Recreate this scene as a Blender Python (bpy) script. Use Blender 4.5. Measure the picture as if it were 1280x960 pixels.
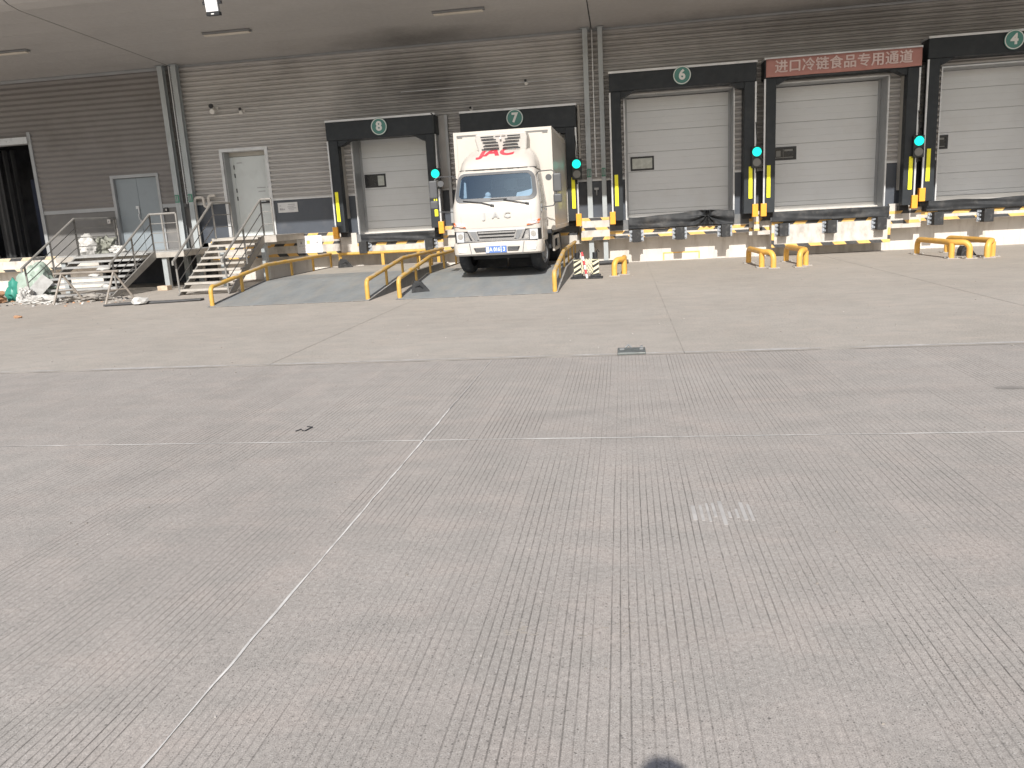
import bpy, bmesh, math, random
from mathutils import Vector, Matrix, noise
random.seed(11)
rad = math.radians
scene = bpy.context.scene
COL = scene.collection
for o in list(bpy.data.objects):
    bpy.data.objects.remove(o)

# ------------------------------------------------------------------ camera, sky, sun, exposure
def cam_axes(yaw, pitch, roll):
    cy, sy = math.cos(yaw), math.sin(yaw)
    fwd = Vector((sy*math.cos(pitch), cy*math.cos(pitch), -math.sin(pitch)))
    right = Vector((cy, -sy, 0)); up = right.cross(fwd)
    r = right*math.cos(roll) + up*math.sin(roll)
    u = -right*math.sin(roll) + up*math.cos(roll)
    return r, u, fwd
r_, u_, f_ = cam_axes(-0.1485, 0.2127, -0.0562)
cd = bpy.data.cameras.new('camera'); cam = bpy.data.objects.new('camera', cd); COL.objects.link(cam)
cd.sensor_width = 36; cd.lens = 990/1280*36; cd.clip_start = 0.05; cd.clip_end = 3000
cam.matrix_world = Matrix(((r_.x, u_.x, -f_.x, 0), (r_.y, u_.y, -f_.y, 0), (r_.z, u_.z, -f_.z, 1.6), (0, 0, 0, 1)))
scene.camera = cam

EL = rad(37.4)
TO_SUN = Vector((0.03, -math.cos(EL), math.sin(EL))).normalized()
w = bpy.data.worlds.new('World'); scene.world = w; w.use_nodes = True
nt = w.node_tree
sky = nt.nodes.new('ShaderNodeTexSky'); sky.sky_type = 'NISHITA'; sky.sun_disc = False
sky.sun_elevation = EL; sky.sun_rotation = rad(180) - 0.04; sky.dust_density = 2.0; sky.air_density = 1.0
bg = nt.nodes['Background']; bg.inputs[1].default_value = 0.09
nt.links.new(sky.outputs[0], bg.inputs[0])
sd = bpy.data.lights.new('sun', 'SUN'); sd.energy = 4.6; sd.angle = rad(0.53); sd.color = (1, 0.965, 0.91)
so = bpy.data.objects.new('sun', sd); COL.objects.link(so); so.rotation_euler = (-TO_SUN).to_track_quat('-Z', 'Y').to_euler()
so.location = (0, -20, 30)
vs = scene.view_settings
vs.view_transform = 'Standard'; vs.look = 'None'; vs.exposure = 0.22; vs.gamma = 1; vs.use_curve_mapping = False

# ------------------------------------------------------------------ materials
MATS = {}
def nd(t, kind, **kw):
    n = t.nodes.new(kind)
    for k, v in kw.items():
        setattr(n, k, v)
    return n
def math_(t, op, a, b=None):
    n = nd(t, 'ShaderNodeMath', operation=op)
    for i, v in enumerate((a, b)):
        if v is None: continue
        if isinstance(v, (int, float)): n.inputs[i].default_value = v
        else: t.links.new(v, n.inputs[i])
    return n.outputs[0]
def mixc(t, fac, a, b, blend='MIX'):
    n = nd(t, 'ShaderNodeMix', data_type='RGBA', blend_type=blend)
    for i, v in ((0, fac), (6, a), (7, b)):
        if isinstance(v, (int, float)): n.inputs[i].default_value = v
        elif isinstance(v, tuple): n.inputs[i].default_value = (*v, 1) if len(v) == 3 else v
        else: t.links.new(v, n.inputs[i])
    return n.outputs[2]
def pos(t, scale=(1, 1, 1), loc=(0, 0, 0)):
    g = nd(t, 'ShaderNodeNewGeometry'); m = nd(t, 'ShaderNodeMapping')
    m.inputs[3].default_value = scale; m.inputs[1].default_value = loc
    t.links.new(g.outputs['Position'], m.inputs[0]); return m.outputs[0]
def noise_(t, vec, scale, detail=4, rough=0.55):
    n = nd(t, 'ShaderNodeTexNoise'); n.inputs['Scale'].default_value = scale
    n.inputs['Detail'].default_value = detail; n.inputs['Roughness'].default_value = rough
    t.links.new(vec, n.inputs['Vector']); return n.outputs[0]
def ramp(t, v, lo, hi, a=0.0, b=1.0):
    n = nd(t, 'ShaderNodeMapRange'); n.clamp = True
    for i, x in enumerate((lo, hi, a, b)): n.inputs[i+1].default_value = x
    t.links.new(v, n.inputs[0]); return n.outputs[0]
def bump(t, h, strength, dist=0.01):
    n = nd(t, 'ShaderNodeBump'); n.inputs['Strength'].default_value = strength; n.inputs['Distance'].default_value = dist
    t.links.new(h, n.inputs['Height']); return n.outputs[0]
def mk(name):
    m = bpy.data.materials.new(name); m.use_nodes = True
    t = m.node_tree; b = t.nodes['Principled BSDF']; MATS[name] = m
    return m, t, b
def M(name, col, rough=0.6, metal=0.0, var=0.12, scale=2.0, stretch=(1, 1, 1), dirt=0.0, dirtcol=(0.10, 0.085, 0.07), dscale=3.0,
      dstretch=(1, 1, 1), dlo=0.52, dhi=0.72, bmp=0.0, bscale=60, spec=0.5, coat=0.0, emit=None, es=0):
    m, t, b = mk(name)
    p = pos(t, stretch)
    n1 = noise_(t, p, scale, 5)
    c = mixc(t, ramp(t, n1, 0.3, 0.7), tuple(x*(1-var) for x in col), tuple(min(1, x*(1+var)) for x in col))
    if dirt:
        n2 = noise_(t, pos(t, dstretch, (7, 3, 1)), dscale, 6, 0.6)
        c = mixc(t, math_(t, 'MULTIPLY', ramp(t, n2, dlo, dhi), dirt), c, dirtcol)
    t.links.new(c, b.inputs['Base Color'])
    n3 = noise_(t, pos(t), 9, 3)
    t.links.new(ramp(t, n3, 0.3, 0.7, max(0.02, rough-0.08), min(1, rough+0.08)), b.inputs['Roughness'])
    b.inputs['Metallic'].default_value = metal; b.inputs['Specular IOR Level'].default_value = spec
    b.inputs['Coat Weight'].default_value = coat
    if bmp:
        t.links.new(bump(t, noise_(t, pos(t), bscale, 4), bmp), b.inputs['Normal'])
    if emit:
        b.inputs['Emission Color'].default_value = (*emit, 1); b.inputs['Emission Strength'].default_value = es
    return m

def darken_zone(name, cx, cz, rx, rz, axis, amt):
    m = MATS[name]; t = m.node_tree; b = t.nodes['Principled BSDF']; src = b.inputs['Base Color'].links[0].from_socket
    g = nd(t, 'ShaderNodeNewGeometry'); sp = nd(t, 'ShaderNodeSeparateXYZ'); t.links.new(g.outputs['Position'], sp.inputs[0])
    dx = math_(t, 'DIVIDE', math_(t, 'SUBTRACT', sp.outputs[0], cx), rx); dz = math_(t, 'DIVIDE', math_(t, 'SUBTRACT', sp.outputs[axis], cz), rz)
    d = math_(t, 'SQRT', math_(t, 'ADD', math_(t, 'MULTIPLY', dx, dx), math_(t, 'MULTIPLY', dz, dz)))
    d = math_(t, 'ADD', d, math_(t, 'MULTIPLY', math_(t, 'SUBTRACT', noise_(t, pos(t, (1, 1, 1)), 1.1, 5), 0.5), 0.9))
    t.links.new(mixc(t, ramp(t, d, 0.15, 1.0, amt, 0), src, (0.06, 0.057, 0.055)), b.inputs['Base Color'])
def yard_material(name, base, tint, streak, grooves):
    m, t, b = mk(name)
    P = pos(t)
    big = noise_(t, pos(t, (0.5, 0.35, 1)), 1.1, 5, 0.6)
    c = mixc(t, ramp(t, big, 0.35, 0.66), base, tint)
    st = noise_(t, pos(t, streak, (3, 9, 0)), 1.0, 6, 0.6)
    c = mixc(t, ramp(t, st, 0.5, 0.75, 0, 0.13), c, tuple(x*0.66 for x in base))
    st2 = noise_(t, pos(t, streak, (13, 2, 0)), 1.7, 5, 0.6)
    c = mixc(t, ramp(t, st2, 0.56, 0.78, 0, 0.25), c, tuple(min(1, x*1.22) for x in base))
    blot = noise_(t, pos(t, (1.0, 1.6, 1), (2.2, 6.1, 0)), 2.6, 5, 0.62)
    c = mixc(t, ramp(t, blot, 0.40, 0.62, 0, 0.40), c, tuple(x*k for x, k in zip(base, (0.84, 0.88, 0.88))))
    blot2 = noise_(t, pos(t, (1.0, 1.8, 1), (9.2, 1.1, 0)), 1.9, 5, 0.62)
    c = mixc(t, ramp(t, blot2, 0.50, 0.68, 0, 0.5), c, tuple(x*k for x, k in zip(base, (1.20, 1.15, 1.13))))
    fine = noise_(t, P, 45, 5, 0.75)
    c = mixc(t, 1.0, c, mixc(t, ramp(t, fine, 0.30, 0.70), (0.77, 0.77, 0.77), (1.20, 1.20, 1.20)), 'MULTIPLY')
    gr = noise_(t, P, 210, 2, 0.6)
    c = mixc(t, 1.0, c, mixc(t, ramp(t, gr, 0.30, 0.70), (0.70, 0.70, 0.71), (1.30, 1.29, 1.27)), 'MULTIPLY')
    for sc, off, dr, th, fac, col in ((115, (0, 0, 0), 0.34, 0.66, 0.8, (0.10, 0.092, 0.085)), (55, (3, 1, 0), 0.24, 0.74, 0.8, (0.11, 0.10, 0.092)), (90, (5, 8, 0), 0.28, 0.80, 0.6, (0.66, 0.64, 0.61)), (24, (7, 2, 0), 0.16, 0.80, 0.7, (0.10, 0.095, 0.09))):
        v = nd(t, 'ShaderNodeTexVoronoi'); v.inputs['Scale'].default_value = sc; t.links.new(pos(t, (1, 1, 1), off), v.inputs['Vector'])
        sp = nd(t, 'ShaderNodeSeparateColor'); t.links.new(v.outputs['Color'], sp.inputs[0])
        k_ = math_(t, 'MULTIPLY', ramp(t, v.outputs['Distance'], dr*0.6, dr, 1, 0), ramp(t, sp.outputs[0], th, th+0.02))
        k_ = math_(t, 'MULTIPLY', k_, ramp(t, noise_(t, pos(t, (1, 1, 1), off), 1.3, 3), 0.36, 0.6, 0.25, 1))
        c = mixc(t, math_(t, 'MULTIPLY', k_, fac), c, col)
    h = math_(t, 'MULTIPLY', fine, 0.35)
    if grooves:
        s = nd(t, 'ShaderNodeSeparateXYZ'); t.links.new(P, s.inputs[0])
        wob = math_(t, 'MULTIPLY', math_(t, 'SUBTRACT', noise_(t, pos(t, (0.9, 0.22, 1)), 1.0, 2), 0.5), 0.05)
        xx = math_(t, 'DIVIDE', math_(t, 'ADD', s.outputs[0], wob), 0.036)
        fr = math_(t, 'ABSOLUTE', math_(t, 'SUBTRACT', math_(t, 'FRACT', xx), 0.5))
        idx = math_(t, 'FLOOR', xx)
        def lane(src, ky, seed, scale=1.0):
            cm = nd(t, 'ShaderNodeCombineXYZ'); t.links.new(math_(t, 'MULTIPLY', src, 7.31), cm.inputs[0])
            t.links.new(math_(t, 'MULTIPLY', s.outputs[1], ky), cm.inputs[1]); cm.inputs[2].default_value = seed
            return noise_(t, cm.outputs[0], scale, 2)
        gx = math_(t, 'DIVIDE', math_(t, 'ADD', xx, 3.0), 14.0); gi = math_(t, 'FLOOR', gx); gf = math_(t, 'FRACT', gx)
        per = lane(idx, 0.30, 1.3)                               # each groove fades in and out by itself
        grp = lane(gi, 0.42, 4.7)                                # each pass of the rake pressed harder or lighter
        side = math_(t, 'ADD', math_(t, 'MULTIPLY', gf, math_(t, 'SUBTRACT', lane(gi, 0.25, 9.1), 0.5)), 0.5)
        line = ramp(t, fr, 0.045, 0.11, 1, 0)
        band = noise_(t, pos(t, (2.1, 0.30, 1), (1.7, 0.4, 0)), 1.0, 3, 0.5)
        patch = noise_(t, pos(t, (0.9, 0.7, 1), (8.1, 5, 0)), 1.0, 3)
        k = math_(t, 'MULTIPLY', ramp(t, grp, 0.34, 0.58, 0.25, 1), ramp(t, per, 0.25, 0.58, 0.3, 1))
        k = math_(t, 'MULTIPLY', k, ramp(t, side, 0.30, 0.62, 0.3, 1))
        k = math_(t, 'MULTIPLY', k, ramp(t, gf, 0.90, 0.93, 1, 0.15))
        k = math_(t, 'MULTIPLY', k, ramp(t, patch, 0.30, 0.48, 0.3, 1))
        brk = ramp(t, noise_(t, pos(t, (30, 14, 1)), 1.0, 4, 0.7), 0.34, 0.54, 0.35, 1)
        k = math_(t, 'MULTIPLY', math_(t, 'MULTIPLY', line, k), brk)
        c = mixc(t, math_(t, 'MULTIPLY', k, 0.92), c, (0.075, 0.068, 0.06))
        # faint wide grey tint where the grooves hold dirt
        c = mixc(t, math_(t, 'MULTIPLY', ramp(t, band, 0.45, 0.62), 0.05), c, (0.2, 0.2, 0.19))
        h = math_(t, 'SUBTRACT', h, k)
        # curving tyre marks
        s2 = nd(t, 'ShaderNodeVectorMath', operation='DISTANCE'); t.links.new(P, s2.inputs[0]); s2.inputs[1].default_value = (3.0, -3.6, 0)
        for rr, kk in ((9.55, 0.08), (10.35, 0.10), (7.6, 0.05)):
            d = math_(t, 'ABSOLUTE', math_(t, 'SUBTRACT', s2.outputs['Value'], rr))
            tm = math_(t, 'MULTIPLY', ramp(t, d, 0.05, 0.17, kk, 0), ramp(t, noise_(t, P, 2.2, 4), 0.35, 0.62))
            c = mixc(t, tm, c, (0.13, 0.125, 0.12))
    t.links.new(c, b.inputs['Base Color'])
    b.inputs['Roughness'].default_value = 0.88; b.inputs['Specular IOR Level'].default_value = 0.25
    t.links.new(bump(t, h, 0.35, 0.006), b.inputs['Normal'])
    return m

yard = yard_material('yard_concrete', (0.362, 0.330, 0.304), (0.408, 0.375, 0.346), (0.35, 0.2, 1), True)
apron = yard_material('apron_concrete', (0.385, 0.35, 0.312), (0.44, 0.402, 0.362), (0.18, 0.9, 1), False)
M('subgrade', (0.2, 0.18, 0.16), 0.9)
M('joint_sealant', (0.66, 0.64, 0.61), 0.8, var=0.2, scale=6, dirt=0.8, dirtcol=(0.34, 0.32, 0.30), dscale=4, dlo=0.48, dhi=0.66)
M('scuff_pale', (0.43, 0.41, 0.39), 0.9, var=0.15, scale=8)
M('stain_dark', (0.26, 0.24, 0.22), 0.8, var=0.2, scale=8)
M('joint_dark', (0.29, 0.265, 0.235), 0.9, var=0.3, scale=4)
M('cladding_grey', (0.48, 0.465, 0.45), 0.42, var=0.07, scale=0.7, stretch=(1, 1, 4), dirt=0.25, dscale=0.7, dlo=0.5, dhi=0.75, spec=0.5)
M('cladding_warm', (0.215, 0.203, 0.196), 0.5, var=0.06, scale=0.6, stretch=(1, 1, 3), dirt=0.25, dscale=0.8)
M('base_blue', (0.070, 0.080, 0.098), 0.45, var=0.08, dirt=0.15, dirtcol=(0.2, 0.19, 0.18), dscale=2.5)
M('base_grey', (0.16, 0.157, 0.155), 0.5, var=0.08, dirt=0.3, dirtcol=(0.3, 0.28, 0.25), dscale=2.5)
M('trim_metal', (0.62, 0.63, 0.64), 0.35, 0.25, var=0.08, dirt=0.2, dscale=5)
M('frame_grey', (0.36, 0.37, 0.38), 0.4, 0.2, var=0.08)
M('column_grey', (0.40, 0.43, 0.44), 0.45, 0.1, var=0.07, dirt=0.25, dscale=4, dstretch=(1, 1, 0.3))
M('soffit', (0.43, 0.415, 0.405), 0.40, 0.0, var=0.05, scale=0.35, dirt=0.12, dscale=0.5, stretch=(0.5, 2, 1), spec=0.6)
darken_zone('cladding_grey', -5.6, 5.2, 2.9, 1.3, 2, 0.62); darken_zone('cladding_grey', 6.0, 6.0, 8.5, 1.1, 2, 0.5); darken_zone('soffit', -5.5, 22.6, 3.0, 1.4, 1, 0.6); darken_zone('soffit', 8.5, 23.4, 9, 2.0, 1, 0.55)  # sooty above the truck dock; right-hand patches only darken where wall meets soffit
M('roof_metal', (0.4, 0.4, 0.4), 0.5)
M('white_concrete', (0.66, 0.62, 0.57), 0.85, var=0.10, scale=1.5, dirt=0.55, dirtcol=(0.33, 0.28, 0.23), dscale=2.2, dstretch=(2.5, 1, 0.45), dlo=0.5, dhi=0.74, bmp=0.3, bscale=25)
M('edge_concrete', (0.60, 0.565, 0.52), 0.85, var=0.12, scale=3, dirt=0.6, dirtcol=(0.27, 0.235, 0.2), dscale=3.5, dstretch=(1.5, 1, 0.8), dlo=0.48, dhi=0.72, bmp=0.3, bscale=25)
M('paint_yellow', (0.80, 0.49, 0.15), 0.6, var=0.12, scale=5, dirt=0.4, dirtcol=(0.35, 0.25, 0.12), dscale=7)
M('paint_faded', (0.66, 0.55, 0.38), 0.7, var=0.15, scale=5, dirt=0.4, dscale=5)
M('paint_black', (0.05, 0.05, 0.052), 0.6, var=0.25, scale=5, dirt=0.35, dirtcol=(0.2, 0.19, 0.17), dscale=7)
M('guard_orange', (0.86, 0.40, 0.04), 0.45, var=0.06, dirt=0.15, dscale=8)
M('reflective_yellow', (1.0, 0.92, 0.03), 0.45, var=0.04)
M('pad_vinyl', (0.024, 0.029, 0.034), 0.5, var=0.12, scale=2, dirt=0.15, dirtcol=(0.09, 0.09, 0.09), dscale=3, bmp=0.25, bscale=5, spec=0.35)
M('black_plastic', (0.032, 0.034, 0.037), 0.62, spec=0.3, var=0.2, scale=6, dirt=0.4, dirtcol=(0.14, 0.13, 0.12), dscale=4, bmp=0.1)
M('rubber', (0.028, 0.029, 0.031), 0.75, var=0.3, scale=9, dirt=0.45, dirtcol=(0.16, 0.155, 0.15), dscale=9, bmp=0.4, bscale=40)
M('door_white', (0.68, 0.695, 0.70), 0.4, var=0.03, scale=0.8, dirt=0.12, dirtcol=(0.4, 0.36, 0.3), dscale=1.5)
M('door_bright', (0.72, 0.72, 0.70), 0.5, var=0.05)
M('door_pale', (0.64, 0.68, 0.68), 0.4, var=0.03, dirt=0.1, dscale=3)
M('door_bluegrey', (0.255, 0.29, 0.315), 0.38, var=0.03, dirt=0.1, dscale=3)
M('plate_beige', (0.44, 0.42, 0.38), 0.5, var=0.06)
M('sign_teal', (0.085, 0.25, 0.215), 0.5, var=0.08)
M('sign_white', (0.78, 0.78, 0.76), 0.5, var=0.04)
M('banner_red', (0.46, 0.22, 0.19), 0.6, var=0.08, scale=3, dirt=0.3, dirtcol=(0.5, 0.28, 0.24), dscale=3, bmp=0.3, bscale=4)
M('banner_text', (0.70, 0.56, 0.53), 0.6, var=0.05)
M('signal_case', (0.03, 0.034, 0.034), 0.5)
M('signal_green', (0.0, 0.55, 0.45), 0.3, emit=(0.0, 1.0, 0.76), es=1.0)
M('signal_off', (0.20, 0.20, 0.19), 0.35)
M('ramp_steel', (0.265, 0.28, 0.285), 0.55, 0.1, var=0.12, scale=1.4, stretch=(2, 0.6, 1), dirt=0.55, dirtcol=(0.36, 0.33, 0.29), dscale=1.6, dstretch=(2.2, 0.55, 1), dlo=0.45, dhi=0.72, bmp=0.2, bscale=30)
M('lip_black', (0.05, 0.045, 0.04), 0.9)
M('ramp_top', (0.40, 0.37, 0.33), 0.7, var=0.12, scale=2, dirt=0.4, dirtcol=(0.22, 0.22, 0.22), dscale=3)
M('ramp_side', (0.15, 0.155, 0.16), 0.6, var=0.15, dirt=0.4, dirtcol=(0.25, 0.22, 0.19), dscale=4)
M('ramp_edge', (0.42, 0.42, 0.41), 0.5, 0.3, var=0.2, scale=5)
M('rail_yellow', (0.60, 0.36, 0.075), 0.5, var=0.14, scale=6, dirt=0.45, dirtcol=(0.32, 0.24, 0.14), dscale=6)
m_, t_, b_ = mk('rail_worn')      # yellow paint rubbed to grey metal on the upper side of the tube
g_ = nd(t_, 'ShaderNodeNewGeometry'); s_ = nd(t_, 'ShaderNodeSeparateXYZ'); t_.links.new(g_.outputs['Normal'], s_.inputs[0])
wear = math_(t_, 'MULTIPLY', ramp(t_, s_.outputs[2], 0.35, 0.8), ramp(t_, noise_(t_, pos(t_), 3.5, 5), 0.42, 0.56))
c_ = mixc(t_, ramp(t_, noise_(t_, pos(t_), 7, 5), 0.3, 0.7), (0.54, 0.32, 0.07), (0.68, 0.41, 0.085))
t_.links.new(mixc(t_, math_(t_, 'MULTIPLY', wear, 0.85), c_, (0.40, 0.38, 0.34)), b_.inputs['Base Color']); b_.inputs['Roughness'].default_value = 0.5
M('bollard_yellow', (0.76, 0.42, 0.085), 0.45, var=0.08, scale=5, dirt=0.3, dirtcol=(0.45, 0.33, 0.18), dscale=6)
M('stair_metal', (0.42, 0.42, 0.415), 0.45, 0.25, var=0.12, scale=4, dirt=0.4, dirtcol=(0.3, 0.26, 0.22), dscale=5)
M('stair_warm', (0.46, 0.43, 0.39), 0.55, 0.1, var=0.14, scale=4, dirt=0.4, dirtcol=(0.33, 0.28, 0.23), dscale=5)
M('trestle_brown', (0.30, 0.265, 0.23), 0.6, 0.1, var=0.2, scale=6)
M('tube_steel', (0.27, 0.26, 0.245), 0.5, 0.2, var=0.12, scale=5, dirt=0.3, dirtcol=(0.3, 0.25, 0.2), dscale=6)
M('truck_white', (0.555, 0.52, 0.475), 0.38, var=0.02, scale=1, coat=0.12, dirt=0.10, dirtcol=(0.5, 0.45, 0.38), dscale=2)
M('truck_box', (0.555, 0.52, 0.47), 0.42, var=0.03, scale=1, dirt=0.15, dirtcol=(0.5, 0.45, 0.38), dscale=1.5, coat=0.1)
M('truck_grey', (0.22, 0.225, 0.23), 0.45)
M('frame_rubber', (0.13, 0.133, 0.138), 0.5)
M('mirror_grey', (0.09, 0.092, 0.096), 0.5)
M('fridge_white', (0.48, 0.455, 0.42), 0.5, var=0.04)
M('badge_chrome', (0.55, 0.55, 0.55), 0.35, 0.5)
M('truck_black', (0.02, 0.021, 0.024), 0.45)
M('chassis', (0.022, 0.025, 0.03), 0.6, var=0.3, dirt=0.3, dscale=6)
M('tyre', (0.025, 0.027, 0.031), 0.8, var=0.25, dirt=0.4, dirtcol=(0.1, 0.095, 0.09), dscale=9)
M('chrome', (0.62, 0.62, 0.62), 0.25, 0.8, var=0.05)
M('lamp_clear', (0.78, 0.80, 0.82), 0.12, 0.3, var=0.1, scale=20)
M('lamp_orange', (0.75, 0.16, 0.03), 0.25)
M('plate_blue', (0.10, 0.20, 0.52), 0.4, var=0.06)
M('plate_pale', (0.62, 0.66, 0.76), 0.4, var=0.1, scale=20)
M('letter_red', (0.75, 0.06, 0.085), 0.4)
M('cab_lining', (0.05, 0.07, 0.10), 0.8)
M('seat_dark', (0.035, 0.042, 0.055), 0.8)
M('interior_pale', (0.62, 0.64, 0.64), 0.8)
M('paper', (0.80, 0.80, 0.80), 0.8, var=0.03)
M('ink_grey', (0.34, 0.34, 0.36), 0.8)
M('ink_red', (0.62, 0.35, 0.35), 0.8)
M('ink_yellow', (0.80, 0.70, 0.15), 0.8)
M('bracket_steel', (0.40, 0.43, 0.47), 0.45, 0.2, var=0.15, scale=10)
M('notice_metal', (0.62, 0.62, 0.62), 0.5)
M('green_tag', (0.06, 0.22, 0.15), 0.6)
M('pipe_white', (0.62, 0.585, 0.54), 0.5, var=0.1)
M('cam_white', (0.70, 0.68, 0.65), 0.4)
M('lamp_strip', (0.62, 0.57, 0.50), 0.5)
M('lens_white', (0.85, 0.85, 0.86), 0.35)
M('room_dark', (0.08, 0.083, 0.095), 0.8, var=0.3)
M('room_blue', (0.05, 0.062, 0.11), 0.7)
M('curtain_grey', (0.035, 0.036, 0.038), 0.6, var=0.2)
M('red_cloth', (0.25, 0.04, 0.04), 0.8)
M('bag_mint', (0.36, 0.44, 0.38), 0.55, var=0.15, scale=4, bmp=0.5, bscale=6)
M('bag_teal', (0.045, 0.26, 0.20), 0.4, var=0.2, scale=6, bmp=0.5, bscale=8)
M('bag_white', (0.50, 0.49, 0.47), 0.5, var=0.12, scale=6, bmp=0.6, bscale=9)
M('foam_dull', (0.40, 0.40, 0.39), 0.8, var=0.12, scale=6, dirt=0.4, dscale=5)
M('bag_grey', (0.22, 0.225, 0.19), 0.6, var=0.25, scale=5, bmp=0.6, bscale=9)
M('rag_grey', (0.29, 0.27, 0.245), 0.8, var=0.3, scale=8, bmp=0.6, bscale=12)
M('rust_scrap', (0.42, 0.24, 0.14), 0.8, var=0.3, scale=8)
M('wood_pale', (0.55, 0.44, 0.33), 0.75, var=0.2, scale=6, stretch=(1, 6, 1))
M('hose_black', (0.05, 0.05, 0.052), 0.6, var=0.3)
M('barrier_ivory', (0.74, 0.70, 0.50), 0.5, var=0.08)
M('pole_red', (0.62, 0.06, 0.07), 0.5)
M('grate_iron', (0.17, 0.185, 0.18), 0.55, 0.3, var=0.2, scale=20, dirt=0.3, dscale=20)
M('skin', (0.5, 0.33, 0.25), 0.6)
M('cloth_dark', (0.06, 0.07, 0.1), 0.9)
M('hair_black', (0.015, 0.013, 0.012), 0.6)
# windscreen: reflecting pane that still lets the cab be seen
m_, t_, b_ = mk('windscreen')
gl = nd(t_, 'ShaderNodeBsdfGlossy'); gl.inputs['Roughness'].default_value = 0.03; gl.inputs['Color'].default_value = (0.55, 0.78, 1, 1)
tr = nd(t_, 'ShaderNodeBsdfTransparent'); tr.inputs['Color'].default_value = (0.56, 0.68, 0.78, 1)
fr_ = nd(t_, 'ShaderNodeFresnel'); fr_.inputs['IOR'].default_value = 1.6
mx = nd(t_, 'ShaderNodeMixShader'); t_.links.new(ramp(t_, fr_.outputs[0], 0.0, 1.0, 0.17, 1.0), mx.inputs[0])
t_.links.new(tr.outputs[0], mx.inputs[1]); t_.links.new(gl.outputs[0], mx.inputs[2])
t_.links.new(mx.outputs[0], t_.nodes['Material Output'].inputs[0])
M('glass_dark', (0.02, 0.022, 0.026), 0.25, spec=0.4)
M('glass_pale', (0.46, 0.49, 0.47), 0.12, var=0.15, scale=8)

# ------------------------------------------------------------------ builders
class MB:
    def __init__(s): s.v = []; s.f = []; s.m = []; s.cur = 0
    def add(s, vs, fs):
        k = len(s.v); s.v += [tuple(v) for v in vs]
        for f in fs: s.f.append(tuple(k+i for i in f)); s.m.append(s.cur)
        return s
    def box(s, x0, x1, y0, y1, z0, z1):
        v = [(x0, y0, z0), (x1, y0, z0), (x1, y1, z0), (x0, y1, z0), (x0, y0, z1), (x1, y0, z1), (x1, y1, z1), (x0, y1, z1)]
        return s.add(v, [(0, 3, 2, 1), (4, 5, 6, 7), (0, 1, 5, 4), (1, 2, 6, 5), (2, 3, 7, 6), (3, 0, 4, 7)])
    def bar(s, a, b, wd, ht, up=(0, 0, 1)):
        a, b = Vector(a), Vector(b); d = (b-a).normalized(); up = Vector(up)
        if abs(d.dot(up)) > 0.98: up = Vector((0, 1, 0))
        x = d.cross(up).normalized(); z = x.cross(d)
        v = [p + x*(sx*wd/2) + z*(sz*ht/2) for p in (a, b) for sx, sz in ((-1, -1), (1, -1), (1, 1), (-1, 1))]
        return s.add(v, [(3, 2, 1, 0), (4, 5, 6, 7), (0, 1, 5, 4), (1, 2, 6, 5), (2, 3, 7, 6), (3, 0, 4, 7)])
    def prism(s, poly, axis, a, b):
        """poly: 2D points in the two remaining axes (in xyz order), extruded along axis from a to b"""
        def p3(p, h):
            q = list(p); q.insert('xyz'.index(axis), h); return tuple(q)
        n = len(poly); v = [p3(p, a) for p in poly] + [p3(p, b) for p in poly]
        fs = [tuple(range(n))[::-1], tuple(range(n, 2*n))] + [(i, (i+1) % n, n+(i+1) % n, n+i) for i in range(n)]
        return s.add(v, fs)
    def tube(s, path, r, n=10, cap=True):
        path = [Vector(p) for p in path]; k = len(s.v); rings = []
        prev = None
        for i, p in enumerate(path):
            t = (path[min(i+1, len(path)-1)] - path[max(i-1, 0)]).normalized()
            if prev is None:
                a = Vector((0, 0, 1)) if abs(t.z) < 0.9 else Vector((1, 0, 0))
                x = t.cross(a).normalized()
            else:
                x = (prev - t*prev.dot(t)).normalized()
            prev = x; y = t.cross(x)
            rr = r[i] if isinstance(r, (list, tuple)) else r
            rings.append([p + (x*math.cos(2*math.pi*j/n) + y*math.sin(2*math.pi*j/n))*rr for j in range(n)])
        vs = [q for ring in rings for q in ring]; fs = []
        for i in range(len(rings)-1):
            for j in range(n):
                fs.append((i*n+j, i*n+(j+1) % n, (i+1)*n+(j+1) % n, (i+1)*n+j))
        if cap:
            fs.append(tuple(range(n))[::-1]); fs.append(tuple((len(rings)-1)*n+j for j in range(n)))
        return s.add(vs, fs)
    def cyl(s, a, b, r, n=16): return s.tube([a, b], r, n)
    def grid(s, fn, nu, nv, skip=None):
        vs = [fn(i/nu, j/nv) for j in range(nv+1) for i in range(nu+1)]
        fs = [(j*(nu+1)+i, j*(nu+1)+i+1, (j+1)*(nu+1)+i+1, (j+1)*(nu+1)+i) for j in range(nv) for i in range(nu) if not (skip and skip(i, j))]
        return s.add(vs, fs)
    def build(s, name, mats, parent=None, smooth=False, bevel=0.0, world=True, label=None):
        me = bpy.data.meshes.new(name); me.from_pydata(s.v, [], s.f)
        if not isinstance(mats, (list, tuple)): mats = [mats]
        for m in mats: me.materials.append(MATS[m])
        for p, mi in zip(me.polygons, s.m): p.material_index = mi
        bm = bmesh.new(); bm.from_mesh(me); bmesh.ops.recalc_face_normals(bm, faces=bm.faces); bm.to_mesh(me); bm.free()
        if smooth:
            for p in me.polygons: p.use_smooth = True
            me.set_sharp_from_angle(angle=rad(40))
        o = bpy.data.objects.new(name, me); COL.objects.link(o)
        if parent is not None:
            o.parent = parent
            if world and parent.parent is None and parent.type == 'EMPTY':
                o.location = -parent.location
        if bevel:
            b = o.modifiers.new('bevel', 'BEVEL'); b.width = bevel; b.segments = 2; b.limit_method = 'ANGLE'
        if label: o['label'] = label
        return o
def B(*a): return MB().box(*a)
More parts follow.
